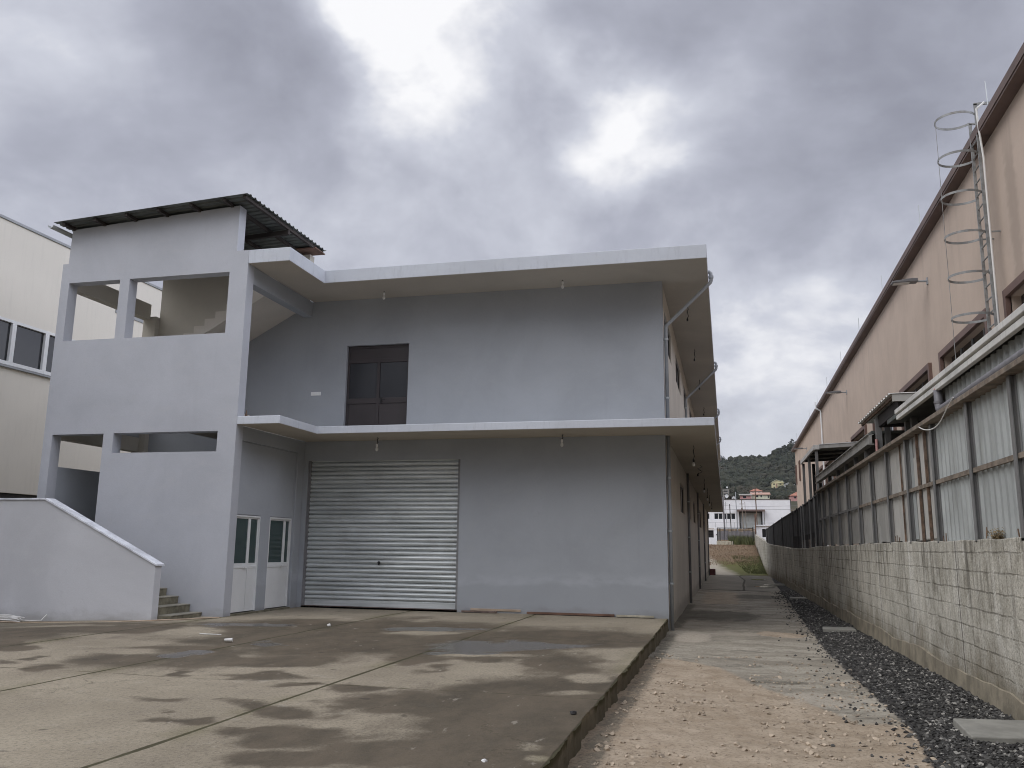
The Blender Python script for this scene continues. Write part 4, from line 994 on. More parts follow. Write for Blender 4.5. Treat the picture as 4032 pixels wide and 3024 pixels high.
m = MB(); m.box(4.6, 6.9, -2.4, -.3, 3.2, 3.3); m.build('shelf', 'iron', K1)
m = MB(); m.tube([(5.0, -1.4, 4.3), (5.0, -1.4, 4.05), (5.05, -1.35, 3.75), (4.95, -1.2, 3.35)], .03, 8); m.build('hose', 'black', K1)
m = MB(); m.tube([(4.45, -.32, 3.2), (4.45, -.32, 3.85)], .03, 8); m.build('vent_pipe', 'house_pink', K1)

K2 = thing('flat_canopy', 'long low canopy with grey edge beam behind the middle of the fence', 'canopy', (5.5, 6, -.3))
m = MB(); m.box(4.36, 4.42, .05, 11.6, 3.79, 4.0); m.box(4.32, 4.46, .05, 11.6, 3.99, 4.01); m.box(4.32, 4.46, .05, 11.6, 3.78, 3.80); m.build('edge_beam', 'sheet_grey', K2)
m = MB(); m.box(4.42, 7.0, .05, 11.6, 4.02, 4.08); m.build('roof', 'roof_sheet', K2)
for yy in (1.2, 2.9, 4.7, 6.5, 8.6, 11.4):
    m = MB(); m.box(4.42, 4.52, yy - .05, yy + .05, -.5, 3.79); m.build('post', 'steel_grey', K2)
m = MB(); m.box(6.5, 6.6, .05, 11.6, -.5, 4.0); m.box(4.5, 6.5, .05, .1, -.5, 3.3); m.build('wall', 'iron', K2)

K3 = thing('carport', 'white edged carport roof on thin posts before the far end of the brown hall', 'carport', (6, 16.8, -.3))
m = MB(); m.prism([(4.58, 5.28), (7.1, 5.42), (7.1, 5.47), (4.58, 5.33)], 'y', 13.84, 19.7); m.build('roof', 'roof_sheet', K3)
m = MB(); m.box(4.54, 4.6, 13.8, 19.75, 5.2, 5.36); m.box(4.54, 4.75, 13.80, 13.86, 5.2, 5.37); m.build('fascia', 'roof_white', K3, bevel=.005)
m = MB(); m.prism([(4.75, 5.24), (7.1, 5.36), (7.1, 5.50), (4.75, 5.38)], 'y', 13.82, 13.86); m.build('edge_beam', 'sheet_grey', K3)
m = MB(); m.prism([(4.75, 5.38), (7.1, 5.505), (7.1, 5.525), (4.75, 5.40)], 'y', 13.8, 13.86); m.build('edge_cap', 'white_alu', K3)
for yy in (15.3, 16.9, 18.4):
    m = MB(); m.prism([(4.6, 5.17), (7.1, 5.31), (7.1, 5.41), (4.6, 5.27)], 'y', yy - .04, yy + .04); m.build('rafter', 'iron', K3)
for yy in (13.95, 16.9, 19.6):
    m = MB(); m.box(4.6, 4.7, yy - .05, yy + .05, -.5, 5.22); m.build('post', 'steel_grey', K3)
m = MB(); m.box(5.0, 5.12, 19.5, 19.62, -.5, 5.2); m.build('post', 'iron', K3)

# ------------------------------------------------------------------ BROWN HALL ON THE RIGHT
def bxw(y): return 7 + .0082 * (y + 3)
BR = thing('brown_hall', 'long pinkish brown rendered hall with dark brown roof edge behind the fence', 'building', (7.2, 20, -.3))
aY, bY = -22.0, 61.1
BW = [(y0, y0 + 4.25, 5.25, 6.6) for y0 in (-16.7, -11.05, -5.4, .42, 6.2, 12.1, 18.7, 24.9, 31.0, 37.1)]
# built straight along y at x=0 then sheared to the hall's own line
def brown(mb, name, mat, parent=BR, bevel=0):
    mb.v = [(x + bxw(y), y, z) for x, y, z in mb.v]; return mb.build(name, mat, parent, bevel=bevel)
m = MB(); m.wall('x', 0, .3, aY, bY, -.5, 10.2, BW + [(59.9, 60.5, 7.35, 8.8), (55.7, 56.3, 7.35, 8.8), (51.3, 51.9, 6.3, 7.4), (46.2, 46.8, 6.3, 7.4)]); m.wall('y', bY - .3, bY, .3, 20, -.5, 10.2)
brown(m, 'wall', 'pink_render')
m = MB(); m.box(-.26, .3, aY, bY + .3, 10.2, 10.25); m.box(-.28, .3, aY, bY + .3, 10.25, 10.43); m.box(.3, 20, bY, bY + .3, 10.2, 10.45)
brown(m, 'roof_edge', 'brown_trim')
for (a, b_, c, d) in BW + [(59.9, 60.5, 7.35, 8.8), (55.7, 56.3, 7.35, 8.8), (51.3, 51.9, 6.3, 7.4), (46.2, 46.8, 6.3, 7.4)]:
    m = MB(); t = .16 if b_ - a > 1 else .1
    m.wall('x', -.09, .02, a - t, b_ + t, c - t, d + t, [(a, b_, c, d)]); w = brown(m, 'window', 'brown_frame', BR)
    m = MB(); m.box(.2, .22, a, b_, c, d); brown(m, 'pane', 'dark_glass', w)
    if b_ - a > 1:
        for k in (1, 2, 3):
            m = MB(); m.box(.17, .2, a + (b_ - a) * k / 4 - .025, a + (b_ - a) * k / 4 + .025, c, d)
            brown(m, 'mullion', 'pipe_grey', w)
for k, yy in enumerate((-8.0, -1.9, 4.8, 11.15, 17.0, 23.3, 29.9, 35.7, 41.7, 48.2, 54.1)):
    m = MB(); m.tube([(-.28, yy, 10.44), (-.28, yy + (.03 if k % 2 else -.02), 10.98)], .011, 6); brown(m, 'lightning_rod', 'galv')
m = MB(); m.tube([(-.36, 36.0, 10.6), (-.36, 36.0, 10.2), (-.08, 36.0, 10.05), (-.08, 36.0, 1.0)], .06, 8); brown(m, 'downpipe', 'white_alu')
for yy, lb in ((5.7, 'nearest of the three lamps on the brown hall wall'), (24.05, 'middle of the three lamps on the brown hall wall'), (48.57, 'farthest of the three lamps on the brown hall wall')):
    if yy < 6:
        x0 = bxw(yy)
        lamp = thing('wall_lamp', 'grey flat street lamp head, ' + lb, 'lamp', (x0, yy, 9.05), 'street lamps on the brown hall')
        m = MB(); m.box(x0 - .03, x0 + .005, yy - .06, yy + .06, 8.95, 9.15); m.tube([(x0 - .02, yy, 9.05), (x0 - .3, yy, 9.06)], .03, 8); m.build('arm', 'pipe_grey', lamp)
        m = MB(); m.prism([(x0 - .28, 9.03), (x0 - .28, 9.12), (x0 - .45, 9.13), (x0 - .95, 9.07), (x0 - .97, 9.02)], 'y', yy - .14, yy + .14); m.build('lamp_head', 'lamp_grey', lamp, bevel=.01)
        m = MB(); m.box(x0 - .92, x0 - .5, yy - .11, yy + .11, 9.005, 9.024); m.build('lens', 'lamp_lens', lamp)
        lamp0 = lamp
    else: dup(lamp0, (bxw(yy), yy, 9.09), 'grey flat street lamp head, ' + lb)

# caged ladder
LX = bxw(-.8) - .25
LD = thing('cage_ladder', 'galvanised wall ladder with safety hoops reaching the brown roof edge', 'ladder', (LX, -.8, 5.3))
ya, yb = -.5, -.97
for yy, zt in ((ya, 10.72), (yb, 10.95)):
    m = MB(); m.box(LX - .03, LX + .03, yy - .018, yy + .018, 5.0, zt); m.build('rail', 'galv_old', LD)
m = MB(); m.box(LX - .03, LX + .35, yb - .018, yb + .018, 10.92, 10.97); m.build('roof_hook', 'galv_old', LD)
m = MB(); m.box(LX - .03, LX + .3, ya - .018, ya + .018, 10.70, 10.74); m.build('roof_hook', 'galv_old', LD)
z = 5.25
while z < 10.7:
    m = MB(); m.tube([(LX, ya, z), (LX, yb, z)], .016, 6); m.build('rung', 'galv_old', LD); z += .29
for k in range(6):
    zc = 6.30 + .885 * k; m = MB(); n = 22; cx, cy, rr = LX - .36, (ya + yb) / 2, .40
    pts = [(cx + rr * math.cos(t), cy + rr * math.sin(t)) for t in [R(-148 + 296 * i / n) + math.pi for i in range(n + 1)]]
    pts = [(LX - .02, yb)] + pts[::1] + [(LX - .02, ya)]
    if (pts[1][1] - cy) * (yb - cy) < 0: pts = [(LX - .02, yb)] + pts[1:-1][::-1] + [(LX - .02, ya)]
    for (p, q) in zip(pts[:-1], pts[1:]):
        d = Vector((q[0] - p[0], q[1] - p[1], 0)); nrm = Vector((-d.y, d.x, 0)).normalized() * .004
        a, b2 = Vector((p[0], p[1], zc)), Vector((q[0], q[1], zc))
        for s in (1,):
            m.face([a - nrm + Vector((0, 0, -.025)), b2 - nrm + Vector((0, 0, -.025)), b2 - nrm + Vector((0, 0, .025)), a - nrm + Vector((0, 0, .025))])
            m.face([a + nrm + Vector((0, 0, .025)), b2 + nrm + Vector((0, 0, .025)), b2 + nrm + Vector((0, 0, -.025)), a + nrm + Vector((0, 0, -.025))])
            m.face([a - nrm + Vector((0, 0, .025)), b2 - nrm + Vector((0, 0, .025)), b2 + nrm + Vector((0, 0, .025)), a + nrm + Vector((0, 0, .025))])
            m.face([a + nrm + Vector((0, 0, -.025)), b2 + nrm + Vector((0, 0, -.025)), b2 - nrm + Vector((0, 0, -.025)), a - nrm + Vector((0, 0, -.025))])
    m.build('hoop', 'galv_old', LD)
m = MB(); m.tube([(LX - .75, (ya + yb) / 2, 10.74), (LX - .75, (ya + yb) / 2, 4.6)], .006, 5); m.build('strap', 'galv_old', LD)
for z in (8.05, 10.2):
    for yq in (ya, yb):
        m = MB(); m.box(LX, LX + .26, yq - .015, yq + .015, z, z + .03); m.build('bracket', 'galv_old', LD)
WP = MB(); WP.tube([(LX + .1, -1.22, 10.85), (LX - .05, -1.2, 10.72), (LX - .02, -1.12, 10.4), (LX + .0, -1.2, 9.6), (LX + .02, -1.1, 8.4), (LX + .02, -1.08, 7.0), (LX + .02, -1.06, 3.9)], .022, 8)
tag(center_origin(WP.build('conduit', 'wire_white', smooth=True), (LX, -1.1, 7)), 'white plastic conduit tied beside the caged ladder', 'pipe')

# ------------------------------------------------------------------ SMALL THINGS ON THE GROUND
def cover(x0, x1, y0, y1, z, h, label, tilt=0):
    m = MB(); m.prism([(x0, y0), (x1, y0 + tilt), (x1, y1 + tilt), (x0 + .05, y1)], 'z', z, z + h)
    o = m.build('concrete_cover', 'slab_cover', bevel=.012); center_origin(o, ((x0 + x1) / 2, (y0 + y1) / 2, z)); return tag(o, label, 'slab', 'concrete covers in the gravel')
cover(3.33, 4.05, -11.0, -10.12, -.17, .085, 'large grey concrete cover slab lying in the gravel, nearest of all', .1)
cover(3.30, 4.0, -11.12, -10.3, -.27, .098, 'flat grey concrete frame under the large nearest cover slab', .1)
cover(3.27, 3.96, .75, 1.35, -.24, .07, 'narrow grey concrete cover in the gravel, second nearest')
cover(3.43, 4.04, 13.7, 14.3, -.26, .08, 'thin pale concrete cover in the gravel, third along the wall')
cover(3.53, 4.04, 26.3, 26.9, -.26, .09, 'pale concrete cover in the gravel, farthest along the wall')
m = MB(); m.box(.03, .46, 43.2, 43.7, -.35, .15); o = m.build('red_block', 'red_box', bevel=.015); tag(center_origin(o, (.25, 43.4, -.3)), 'dark red crate at the far corner of the grey building', 'crate')
def lump(name, loc, r, sq, mat, label, cat, seed):
    m = MB(); m.blob((loc[0], loc[1], loc[2] + r * sq[2] * .5), r, random.Random(seed), 2, sq); o = m.build(name, mat); return tag(center_origin(o, loc), label, cat)
m = MB(); m.box(-7.4, -7.0, -6.455, -6.43, .005, .018); o = m.build('white_stick', 'roof_white', bevel=.003); tag(center_origin(o, (-7.2, -6.44, 0)), 'thin white strip lying on the wet concrete yard', 'stick')
m = MB(); m.tube([(-6.36, -7.36, .035), (-6.24, -7.33, .04)], [.022, .028], 12); o = m.build('paper_cup', 'roof_white'); tag(center_origin(o, (-6.3, -7.35, 0)), 'small white cup lying on the wet concrete yard', 'cup')
lump('paper_scrap', (-6.06, -4.3, .0), .045, (1, .7, .7), 'roof_white', 'crumpled white scrap on the yard in front of the shutter', 'litter', 3)
lump('paper_scrap', (-.45, -13.47, .0), .02, (1, 1, .7), 'white_plastic', 'tiny white scrap on the near edge of the yard', 'litter', 4)
lump('stone', (-.14, -11.53, .0), .03, (1, 1, .8), 'iron', 'small black stone near the broken edge of the yard', 'stone', 5)
# coiled cable at the foot of the parapet
m = MB(); r_ = random.Random(2)
for k in range(5):
    cx, cy, rx, ry = -13.1 + .12 * (r_.random() - .5), -4.78 + .06 * (r_.random() - .5), .45 + .12 * r_.random(), .16 + .05 * r_.random(); ph = r_.random() * .3
    pts = [(cx + rx * math.cos(t + ph), cy + ry * math.sin(t), -.065 + .02 * k + .012 * math.sin(3 * t + k)) for t in [2 * math.pi * j / 28 for j in range(29)]]
    m.tube(pts, .011, 5)
m.tube([(-12.65, -4.78, -.05), (-12.4, -4.72, -.06), (-12.25, -4.6, -.06), (-12.2, -4.52, .05)], .011, 5)
tag(center_origin(m.build('cable_coil', 'wire_white'), (-13, -4.8, -.08)), 'loosely coiled white cable at the foot of the parapet', 'cable')
lump('rag', (-13.5, -4.72, -.09), .14, (1, .7, .7), 'red_box', 'dark red rag beside the white cable coil', 'rag', 8)
m = MB(); m.tube([(-16, -5.0, -.085), (-12.4, -4.98, -.075), (-10.8, -4.93, -.03), (-9.9, -4.75, .012), (-9.2, -4.0, .018), (-8.9, -3.5, .018)], .012, 5)
tag(center_origin(m.build('hose', 'ochre'), (-12, -5, 0)), 'thin yellowish hose lying along the foot of the parapet', 'hose')
# brown bottle-like drip mark: small orange valve on the balcony pillar
m = MB(); m.tube([(-8.97, -2.9, 4.25), (-8.97, -2.9, 4.33), (-8.97, -2.9, 4.38), (-8.97, -2.9, 4.42)], [.03, .03, .012, .012], 10); tag(center_origin(m.build('bottle', 'rust'), (-8.97, -2.9, 4.25)), 'small brown bottle on the balcony beside the tower pillar', 'bottle')

# ------------------------------------------------------------------ FAR END: GATE, WALL, HUT, HALL, POLES
G = thing('metal_gate', 'black iron bar gate at the end of the alley', 'gate', (2.1, 72.1, 2.0))
m = MB(); m.box(.35, 3.98, 72.0, 72.06, 3.62, 3.69); m.box(.35, 3.98, 72.0, 72.06, 3.42, 3.46); m.box(.35, 3.98, 72.0, 72.06, 2.1, 2.16); m.box(.35, .42, 72.0, 72.06, 2.0, 3.69); m.box(3.86, 3.98, 71.98, 72.08, 1.9, 3.74); m.box(.62, .69, 72.0, 72.06, 2.0, 3.6); m.box(1.08, 1.14, 72.0, 72.06, 2.0, 3.6); m.build('frame', 'iron', G)
for k in range(26):
    xx = .47 + k * .131
    m = MB(); m.box(xx - .011, xx + .011, 72.02, 72.04, 2.1, 3.66); m.build('bar', 'iron', G)
m = MB(); m.box(.27, .36, 71.95, 72.02, 2.92, 3.02); m.build('lock', 'iron', G)
GW = thing('gate_wall', 'white rendered wall with a barred opening left of the gate', 'wall', (-.6, 72.2, 1.8))
m = MB(); m.wall('y', 72.0, 72.3, -3.2, .34, 1.3, 3.5, [(-.9, .02, 2.68, 3.42)]); m.box(.06, .34, 71.98, 72.3, 3.5, 3.7); m.build('wall', 'white_wall', GW, bevel=.01)
m = MB()
for z in (2.74, 2.9, 3.08, 3.22, 3.36): m.box(-.9, .02, 72.1, 72.16, z - .045, z + .045)
m.build('grille', 'iron', GW)
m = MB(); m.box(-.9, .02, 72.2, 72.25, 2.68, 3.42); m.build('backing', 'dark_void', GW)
for (x0, x1, z0, z1, lb) in ((.3, 1.42, 1.98, 2.34, 'long weathered concrete block lying before the gate'), (1.46, 1.92, 1.96, 2.33, 'short broken concrete block end before the gate')):
    m = MB(); m.box(x0, x1, 71.3, 71.75, z0 - .1, z1); o = m.build('concrete_block', 'rough_concrete', bevel=.04); tag(center_origin(o, ((x0 + x1) / 2, 71.5, z0)), lb, 'block')
lump('stone', (.95, 71.0, 1.95), .09, (1, .8, .8), 'pebble', 'pale stone in front of the long concrete block', 'stone', 15)
FB = thing('board_fence', 'dark grey board fence behind the iron gate', 'fence', (2, 84, 2.3))
for k in range(16):
    m = MB(); xx = -1 + k * .42; m.box(xx, xx + .41, 84 + .02 * (k % 2), 84.03 + .02 * (k % 2), 1.6, 3.55 + .04 * ((k * 7) % 3)); m.build('board', 'plastic_pipe' if k % 3 else 'steel_grey', FB)
HU = thing('white_hut', 'small white hut with flat roof behind the end of the block wall', 'hut', (5.4, 75, 2))
m = MB(); m.wall('y', 73.0, 73.2, 4.36, 7.4, 1.5, 3.9, [(4.86, 5.6, 2.77, 3.6)]); m.box(4.36, 4.56, 73.2, 76, 1.5, 3.9); m.build('wall', 'white_wall', HU)
m = MB(); m.box(4.22, 7.5, 72.85, 76.1, 3.9, 4.02); m.build('roof', 'white_wall', HU, bevel=.01)
m = MB(); m.box(4.86, 5.6, 73.1, 73.13, 2.77, 3.6); w = m.build('window', 'dark_glass', HU)
m = MB(); m.prism([(4.15, 2.9), (4.28, 2.9), (4.28, 5.1), (4.15, 5.1)], 'y', 72.55, 72.65); o = m.build('gate_post', 'timber', bevel=.006); tag(center_origin(o, (4.2, 72.6, 2.9)), 'rusty red post between the gate and the white hut', 'post')

HL = thing('white_hall', 'white low hall with loading door and dark window band beyond the gate', 'building', (4.6, 120, 4.6))
m = MB(); m.wall('y', 115, 115.3, -14, 10.65, 3.6, 8.9, [(-12.5, -1.1, 5.97, 6.84), (-.4, 2.68, 5.97, 6.84), (3.3, 6.5, 4.6, 7.05)]); m.box(10.35, 10.65, 115.3, 135, 3.6, 8.9); m.build('wall', 'white_wall', HL)
m = MB(); m.box(-14.1, 10.72, 114.93, 135, 8.9, 8.98); m.build('coping', 'iron', HL)
m = MB(); m.box(10.65, 10.75, 114.95, 115.05, 3.6, 8.9); m.build('downpipe', 'iron', HL)
for x0 in [-.4 + .62 * k for k in range(5)] + [-1.72, -2.34, -2.96, -3.58, -4.2]:
    m = MB(); m.wall('y', 115.05, 115.1, x0, x0 + .6, 5.97, 6.84, [(x0 + .04, x0 + .56, 6.0, 6.81)]); w = m.build('window', 'white_alu', HL)
    m = MB(); m.box(x0 + .04, x0 + .56, 115.08, 115.09, 6.0, 6.81); m.build('pane', 'dark_glass', w)
m = MB(); m.box(3.3, 6.5, 115.1, 115.15, 4.6, 7.05); d = m.build('loading_door', 'sheet_white', HL)
m = MB(); m.wall('y', 114.9, 115.0, 3.25, 6.58, 4.6, 7.12, [(3.42, 6.38, 4.6, 6.95)]); m.build('frame', 'iron', d)
m = MB(); m.prism([(114.0, 7.1), (115, 7.3), (115, 7.45), (114.0, 7.25)], 'x', 2.83, 6.98); m.build('canopy', 'brown_trim', HL)
for xx in (2.95, 6.86):
    m = MB(); m.box(xx - .05, xx + .05, 114.05, 114.15, 4.4, 7.12); m.build('canopy_post', 'steel_grey', HL)
for (xx, zt, r_, mt, lb) in ((2.48, 8.15, .05, 'pipe_grey', 'tall thin pale pole behind the gate, left of the loading door'), (3.15, 7.2, .05, 'rust_rail', 'brownish pole behind the gate with a dark clamp'), (4.72, 8.54, .06, 'rust', 'tall rusty pole behind the gate before the loading door'), (1.77, 6.73, .05, 'iron', 'black pole behind the gate before the window band'), (1.03, 7.6, .09, 'plastic_pipe', 'thick grey pole at the eave end beside the canopy'), (3.5, 7.0, .025, 'rust_rail', 'very thin pole behind the gate before the loading door'), (1.3, 7.0, .03, 'pipe_grey', 'thin lamp pole with a cross bar before the window band')):
    m = MB(); m.tube([(xx + .12, 85, 2.0), (xx, 85, zt)], r_, 8)
    if 'lamp' in lb: m.box(xx - .3, xx + .25, 84.97, 85.03, 6.72, 6.77)
    if 'clamp' in lb: m.box(xx - .09, xx + .09, 84.9, 85.1, 6.1, 6.3)
    o = m.build('pole', mt); tag(center_origin(o, (xx, 85, 2.3)), lb, 'pole')
for (z0, z1, lb) in ((7.85, 7.7, 'upper thin cable strung across the white hall front'), (7.35, 7.25, 'lower thin cable strung across the white hall front')):
    m = MB(); m.tube([(-6 + 22 * k / 14, 105, z0 + (z1 - z0) * k / 14 - .35 * math.sin(math.pi * k / 14)) for k in range(15)], .018, 4); o = m.build('overhead_cable', 'plastic_pipe'); tag(center_origin(o, (5, 105, 7.5)), lb, 'cable')
for (xx, zt) in ((-6, 8.2), (16, 8.2)):
    m = MB(); m.tube([(xx, 105, 3.5), (xx, 105, zt)], .09, 8); o = m.build('pole', 'iron'); tag(center_origin(o, (xx, 105, 3.8)), 'far pole carrying the cables across the white hall, ' + ('left one' if xx < 0 else 'right one'), 'pole')
MP = thing('mesh_fence', 'thin wire fence panels standing before the white hall', 'fence', (3, 100, 3.4))
for k in range(9):
    xx = -2.6 + k * 1.25; m = MB(); m.tube([(xx, 100, 3.0), (xx, 100, 5.05)], .022, 5); m.build('post', 'pipe_grey', MP)
m = MB(); m.tube([(-2.6, 100, 5.0), (7.4, 100, 5.0)], .016, 5); m.build('rail', 'pipe_grey', MP)

# ------------------------------------------------------------------ HOUSES AND HILL
def house(name, label, x0, x1, y0, y1, z0, z1, wall, roof, rh, kind='gable', wins=(), cat='house', over=.5):
    t = thing(name, label, cat, ((x0 + x1) / 2, y0, z0))
    m = MB(); m.box(x0, x1, y0, y1, z0 - 4, z1)
    if kind == 'gable': m.prism([(x0, z1), (x1, z1), ((x0 + x1) / 2 - (x1 - x0) * .12, z1 + rh)], 'y', y0, y1)
    m.build('wall', wall, t)
    m = MB()
    if kind == 'gable':
        px = (x0 + x1) / 2 - (x1 - x0) * .12
        m.prism([(x0 - over, z1 - .2), (px, z1 + rh + .08), (px, z1 + rh + .33), (x0 - over, z1 + .1)], 'y', y0 - over, y1 + over)
        m.prism([(px, z1 + rh + .08), (x1 + over, z1 - .2), (x1 + over, z1 + .1), (px, z1 + rh + .33)], 'y', y0 - over, y1 + over)
    elif kind == 'hip':
        cx0, cx1, cy = x0 + (x1 - x0) * .4, x0 + (x1 - x0) * .6, (y0 + y1) / 2
        a, b_, c, d = (x0 - over, y0 - over, z1), (x1 + over, y0 - over, z1), (x1 + over, y1 + over, z1), (x0 - over, y1 + over, z1); e, f = (cx0, cy, z1 + rh), (cx1, cy, z1 + rh)
        for q in ((a, b_, f, e), (b_, c, f), (c, d, e, f), (d, a, e), (d, c, b_, a)): m.face(q)
    else:
        m.prism([(y0 - over, z1), (y1 + over, z1 + rh), (y1 + over, z1 + rh + .25), (y0 - over, z1 + .25)], 'x', x0 - over, x1 + over)
    m.build('roof', roof, t)
    for (wx, wz, ww, wh) in wins:
        m = MB(); m.box(wx, wx + ww, y0 - .04, y0 + .1, wz, wz + wh); m.build('window', 'dark_glass', t)
    return t
yh = house('yellow_house', 'yellow two storey gabled house on the wooded hillside', 33.0, 40.6, 600, 609, 43.6, 47.3, 'yellow_wall', 'house_cream', 1.5, 'gable', ((33.8, 45.6, 1.1, .8), (38.0, 45.6, 1.1, .8), (33.8, 43.6, 1.2, .6), (38.0, 43.6, 1.2, .6)))
m = MB(); m.box(35.6, 36.3, 599.7, 600, 43.6, 46.4); m.build('stair_bay', 'terracotta_pale', yh)
m = MB(); m.box(36.6, 40.7, 598.9, 600, 46.6, 46.75); m.box(36.6, 40.7, 598.9, 600, 44.9, 45.05); m.build('balcony', 'house_cream', yh)
m = MB(); m.box(39.6, 40.2, 603, 604, 47, 48.6); m.build('chimney', 'yellow_wall', yh)
house('white_house', 'low white gabled house right of the yellow house', 41.2, 47.6, 602, 610, 43.6, 45.6, 'house_white', 'house_white', 1.2, 'gable', ((42.0, 44.9, 1.4, .7), (44.6, 44.7, .7, .7), (41.8, 43.5, 4.5, .5)))
house('red_roof_house', 'white house with a red hipped tile roof above the pale green house', 12.9, 18.4, 404, 412, 26.8, 28.6, 'house_white', 'terracotta', 1.5, 'hip', ((13.8, 27.4, .8, .8), (16.4, 27.4, .8, .8)))
house('green_house', 'pale green long house under a brownish tile roof behind the white hall', 13.3, 21.2, 396, 402, 24.2, 26.4, 'house_cream', 'terracotta_pale', 1.3, 'lean', ((15.0, 25.4, 1.2, .9), (17.2, 25.4, .6, .9), (20.4, 25.0, .5, 1.2)))
house('grey_shed', 'low brown brick shed with grey roof left of the pale green house', 8.0, 13.0, 393, 398, 24.0, 26.0, 'house_pink', 'house_grey', .8, 'lean', ((9.3, 24.8, 1.4, .9),))
house('pink_house', 'pink house with red tile roof beside the brown hall', 29.6, 38, 385, 395, 23.5, 25.4, 'house_pink', 'terracotta', 2.1, 'hip', ((31.2, 24.2, .9, .8), (32.8, 23.6, .4, 1.4)))
house('white_cottage', 'tiny white gabled cottage at the left above the white hall', 4.4, 6.2, 397, 401, 24.0, 25.0, 'house_white', 'house_white', .8, 'gable', ((5.0, 24.5, .4, .4),), over=.1)
house('grey_cottage', 'grey terraced house half hidden at the left of the hillside', .2, 3.3, 420, 428, 27, 30.6, 'house_grey', 'house_grey', .4, 'lean', ((.6, 28.0, 2.2, .6), (.6, 29.5, 2.2, .5)), over=.1)
for (xx, yy, zz, rr, lb) in ((2.0, 392, 25.7, .85, 'large white satellite dish above the white hall'), (2.4, 415, 31.3, .45, 'small white satellite dish on the grey terraced house')):
    t = thing('satellite_dish', lb, 'dish', (xx, yy, zz - 1.5)); m = MB()
    lo = [(rr * math.sin(R(12 * k)) / math.sin(R(60)), .35 * rr * (1 - math.cos(R(12 * k)))) for k in range(6)]
    for k in range(5):
        for j in range(16):
            a, b_ = 2 * math.pi * j / 16, 2 * math.pi * (j + 1) / 16
            P = lambda q, an: (xx + q[0] * math.cos(an), yy - q[1], zz + q[0] * math.sin(an))
            m.face([P(lo[k], a), P(lo[k], b_), P(lo[k + 1], b_), P(lo[k + 1], a)])
    o = m.build('reflector', 'house_white', t); md = o.modifiers.new('s', 'SOLIDIFY'); md.thickness = .05
    m = MB(); m.tube([(xx, yy + .05, zz - 3.0), (xx, yy + .05, zz - .2)], .08, 6); m.build('mast', 'pipe_grey', t)
RW = MB(); RW.box(29, 40, 150, 151, 7, 11.2); tag(center_origin(RW.build('stone_wall', 'blocks'), (34, 150, 8)), 'grey block wall below the pink house beside the brown hall', 'wall')
RW = MB(); RW.box(10.9, 18, 128, 128.4, 4, 7.6); tag(center_origin(RW.build('garden_wall', 'rough_concrete'), (14, 128, 5)), 'rough concrete wall right of the white hall', 'wall')

def tree(name, label, x, y, h, r, mat, seed, slim=1.0, base=None, n=None):
    z = tz(x, y) - .3 if base is None else base
    t = thing(name, label, 'tree', (x, y, z), 'single trees on the hillside'); rr = random.Random(seed)
    m = MB(); m.tube([(x, y, z - .5), (x + .1, y, z + h * .4), (x, y, z + h * .8)], [r * .12, r * .08, r * .03], 6)
    for k in range(5):
        a = rr.random() * 6.28; zz = z + h * (.35 + .1 * k); m.tube([(x, y, zz), (x + math.cos(a) * r * .6, y + math.sin(a) * r * .6, zz + h * .14)], [r * .05, r * .015], 5)
    m.build('trunk', 'bark', t)
    m = MB()
    for k in range(n or 130):
        a = rr.random() * 6.28; u = rr.random(); v = rr.random() ** .5
        if slim < 1: zz = h * (.08 + .92 * u); rad = r * (1 - u) ** .7 * v
        else: zz = h * (.35 + .65 * u); rad = r * math.sin(math.pi * (.15 + .8 * u)) * v
        c = (x + math.cos(a) * rad, y + math.sin(a) * rad, z + zz); s = r * (.10 + .12 * rr.random())
        m.blob(c, s, rr, 1, (1.2, 1.2, .8))
    m.build('crown', mat, t); return t
tree('cypress', 'dark slender cypress left of the red roofed house', 6.3, 410, 6.4, 1.3, 'leaf_dark', 1, .5)
tree('conifer', 'dark conifer above the grey terraced house', 1.6, 440, 9, 2.6, 'leaf_dark', 2, .6)
for k, (xx, hh, rr_, lb) in enumerate(((69.5, 8.5, 3.0, 'round tree standing highest on the ridge beside the brown hall'), (57.5, 6.0, 2.4, 'pale airy tree on the rising ridge'), (50.5, 5.0, 2.0, 'small tree at the foot of the ridge rise'), (29.5, 5.5, 2.8, 'dark bushy tree in the middle of the ridge line'), (37, 4.5, 2.0, 'low tree right of the middle of the ridge line'), (1.0, 6, 2.0, 'thin bare tree at the left end of the ridge'), (19, 5, 1.6, 'thin upright tree left of the middle of the ridge'), (62, 6, 3.2, 'broad dark tree below the highest ridge tree'))):
    tree('ridge_tree', lb, xx, 898, hh, rr_, 'leaf_ridge', 20 + k, 1.0, n=70)

# hillside woodland as one mass
mb = MB(); rr = random.Random(77)
for k in range(7000):
    near = k < 4400
    x = rr.uniform(-12, 88) if near else rr.uniform(-260, 300); y = 520 + 384 * rr.random() ** .85
    if 24 < x < 52 and 535 < y < 618: continue
    z = tz(x, y); r_ = (1.2 + 1.9 * rr.random() ** 1.6) * (1.0 if near else 1.6) * (.6 if y > 850 and near else 1)
    mb.blob((x, y, z + r_ * .55), r_, rr, 1, (1, 1, .85))
for k in range(500):
    x = rr.uniform(-6, 60); y = rr.uniform(415, 560)
    mb.blob((x, y, tz(x, y) + .7), .8 + 1.5 * rr.random(), rr, 1, (1.2, 1, .8))
o = mb.build('woodland', 'forest', kind='stuff', merge=False, smooth=False); tag(o, 'dark green scrubby woodland covering the hillside', 'woodland')

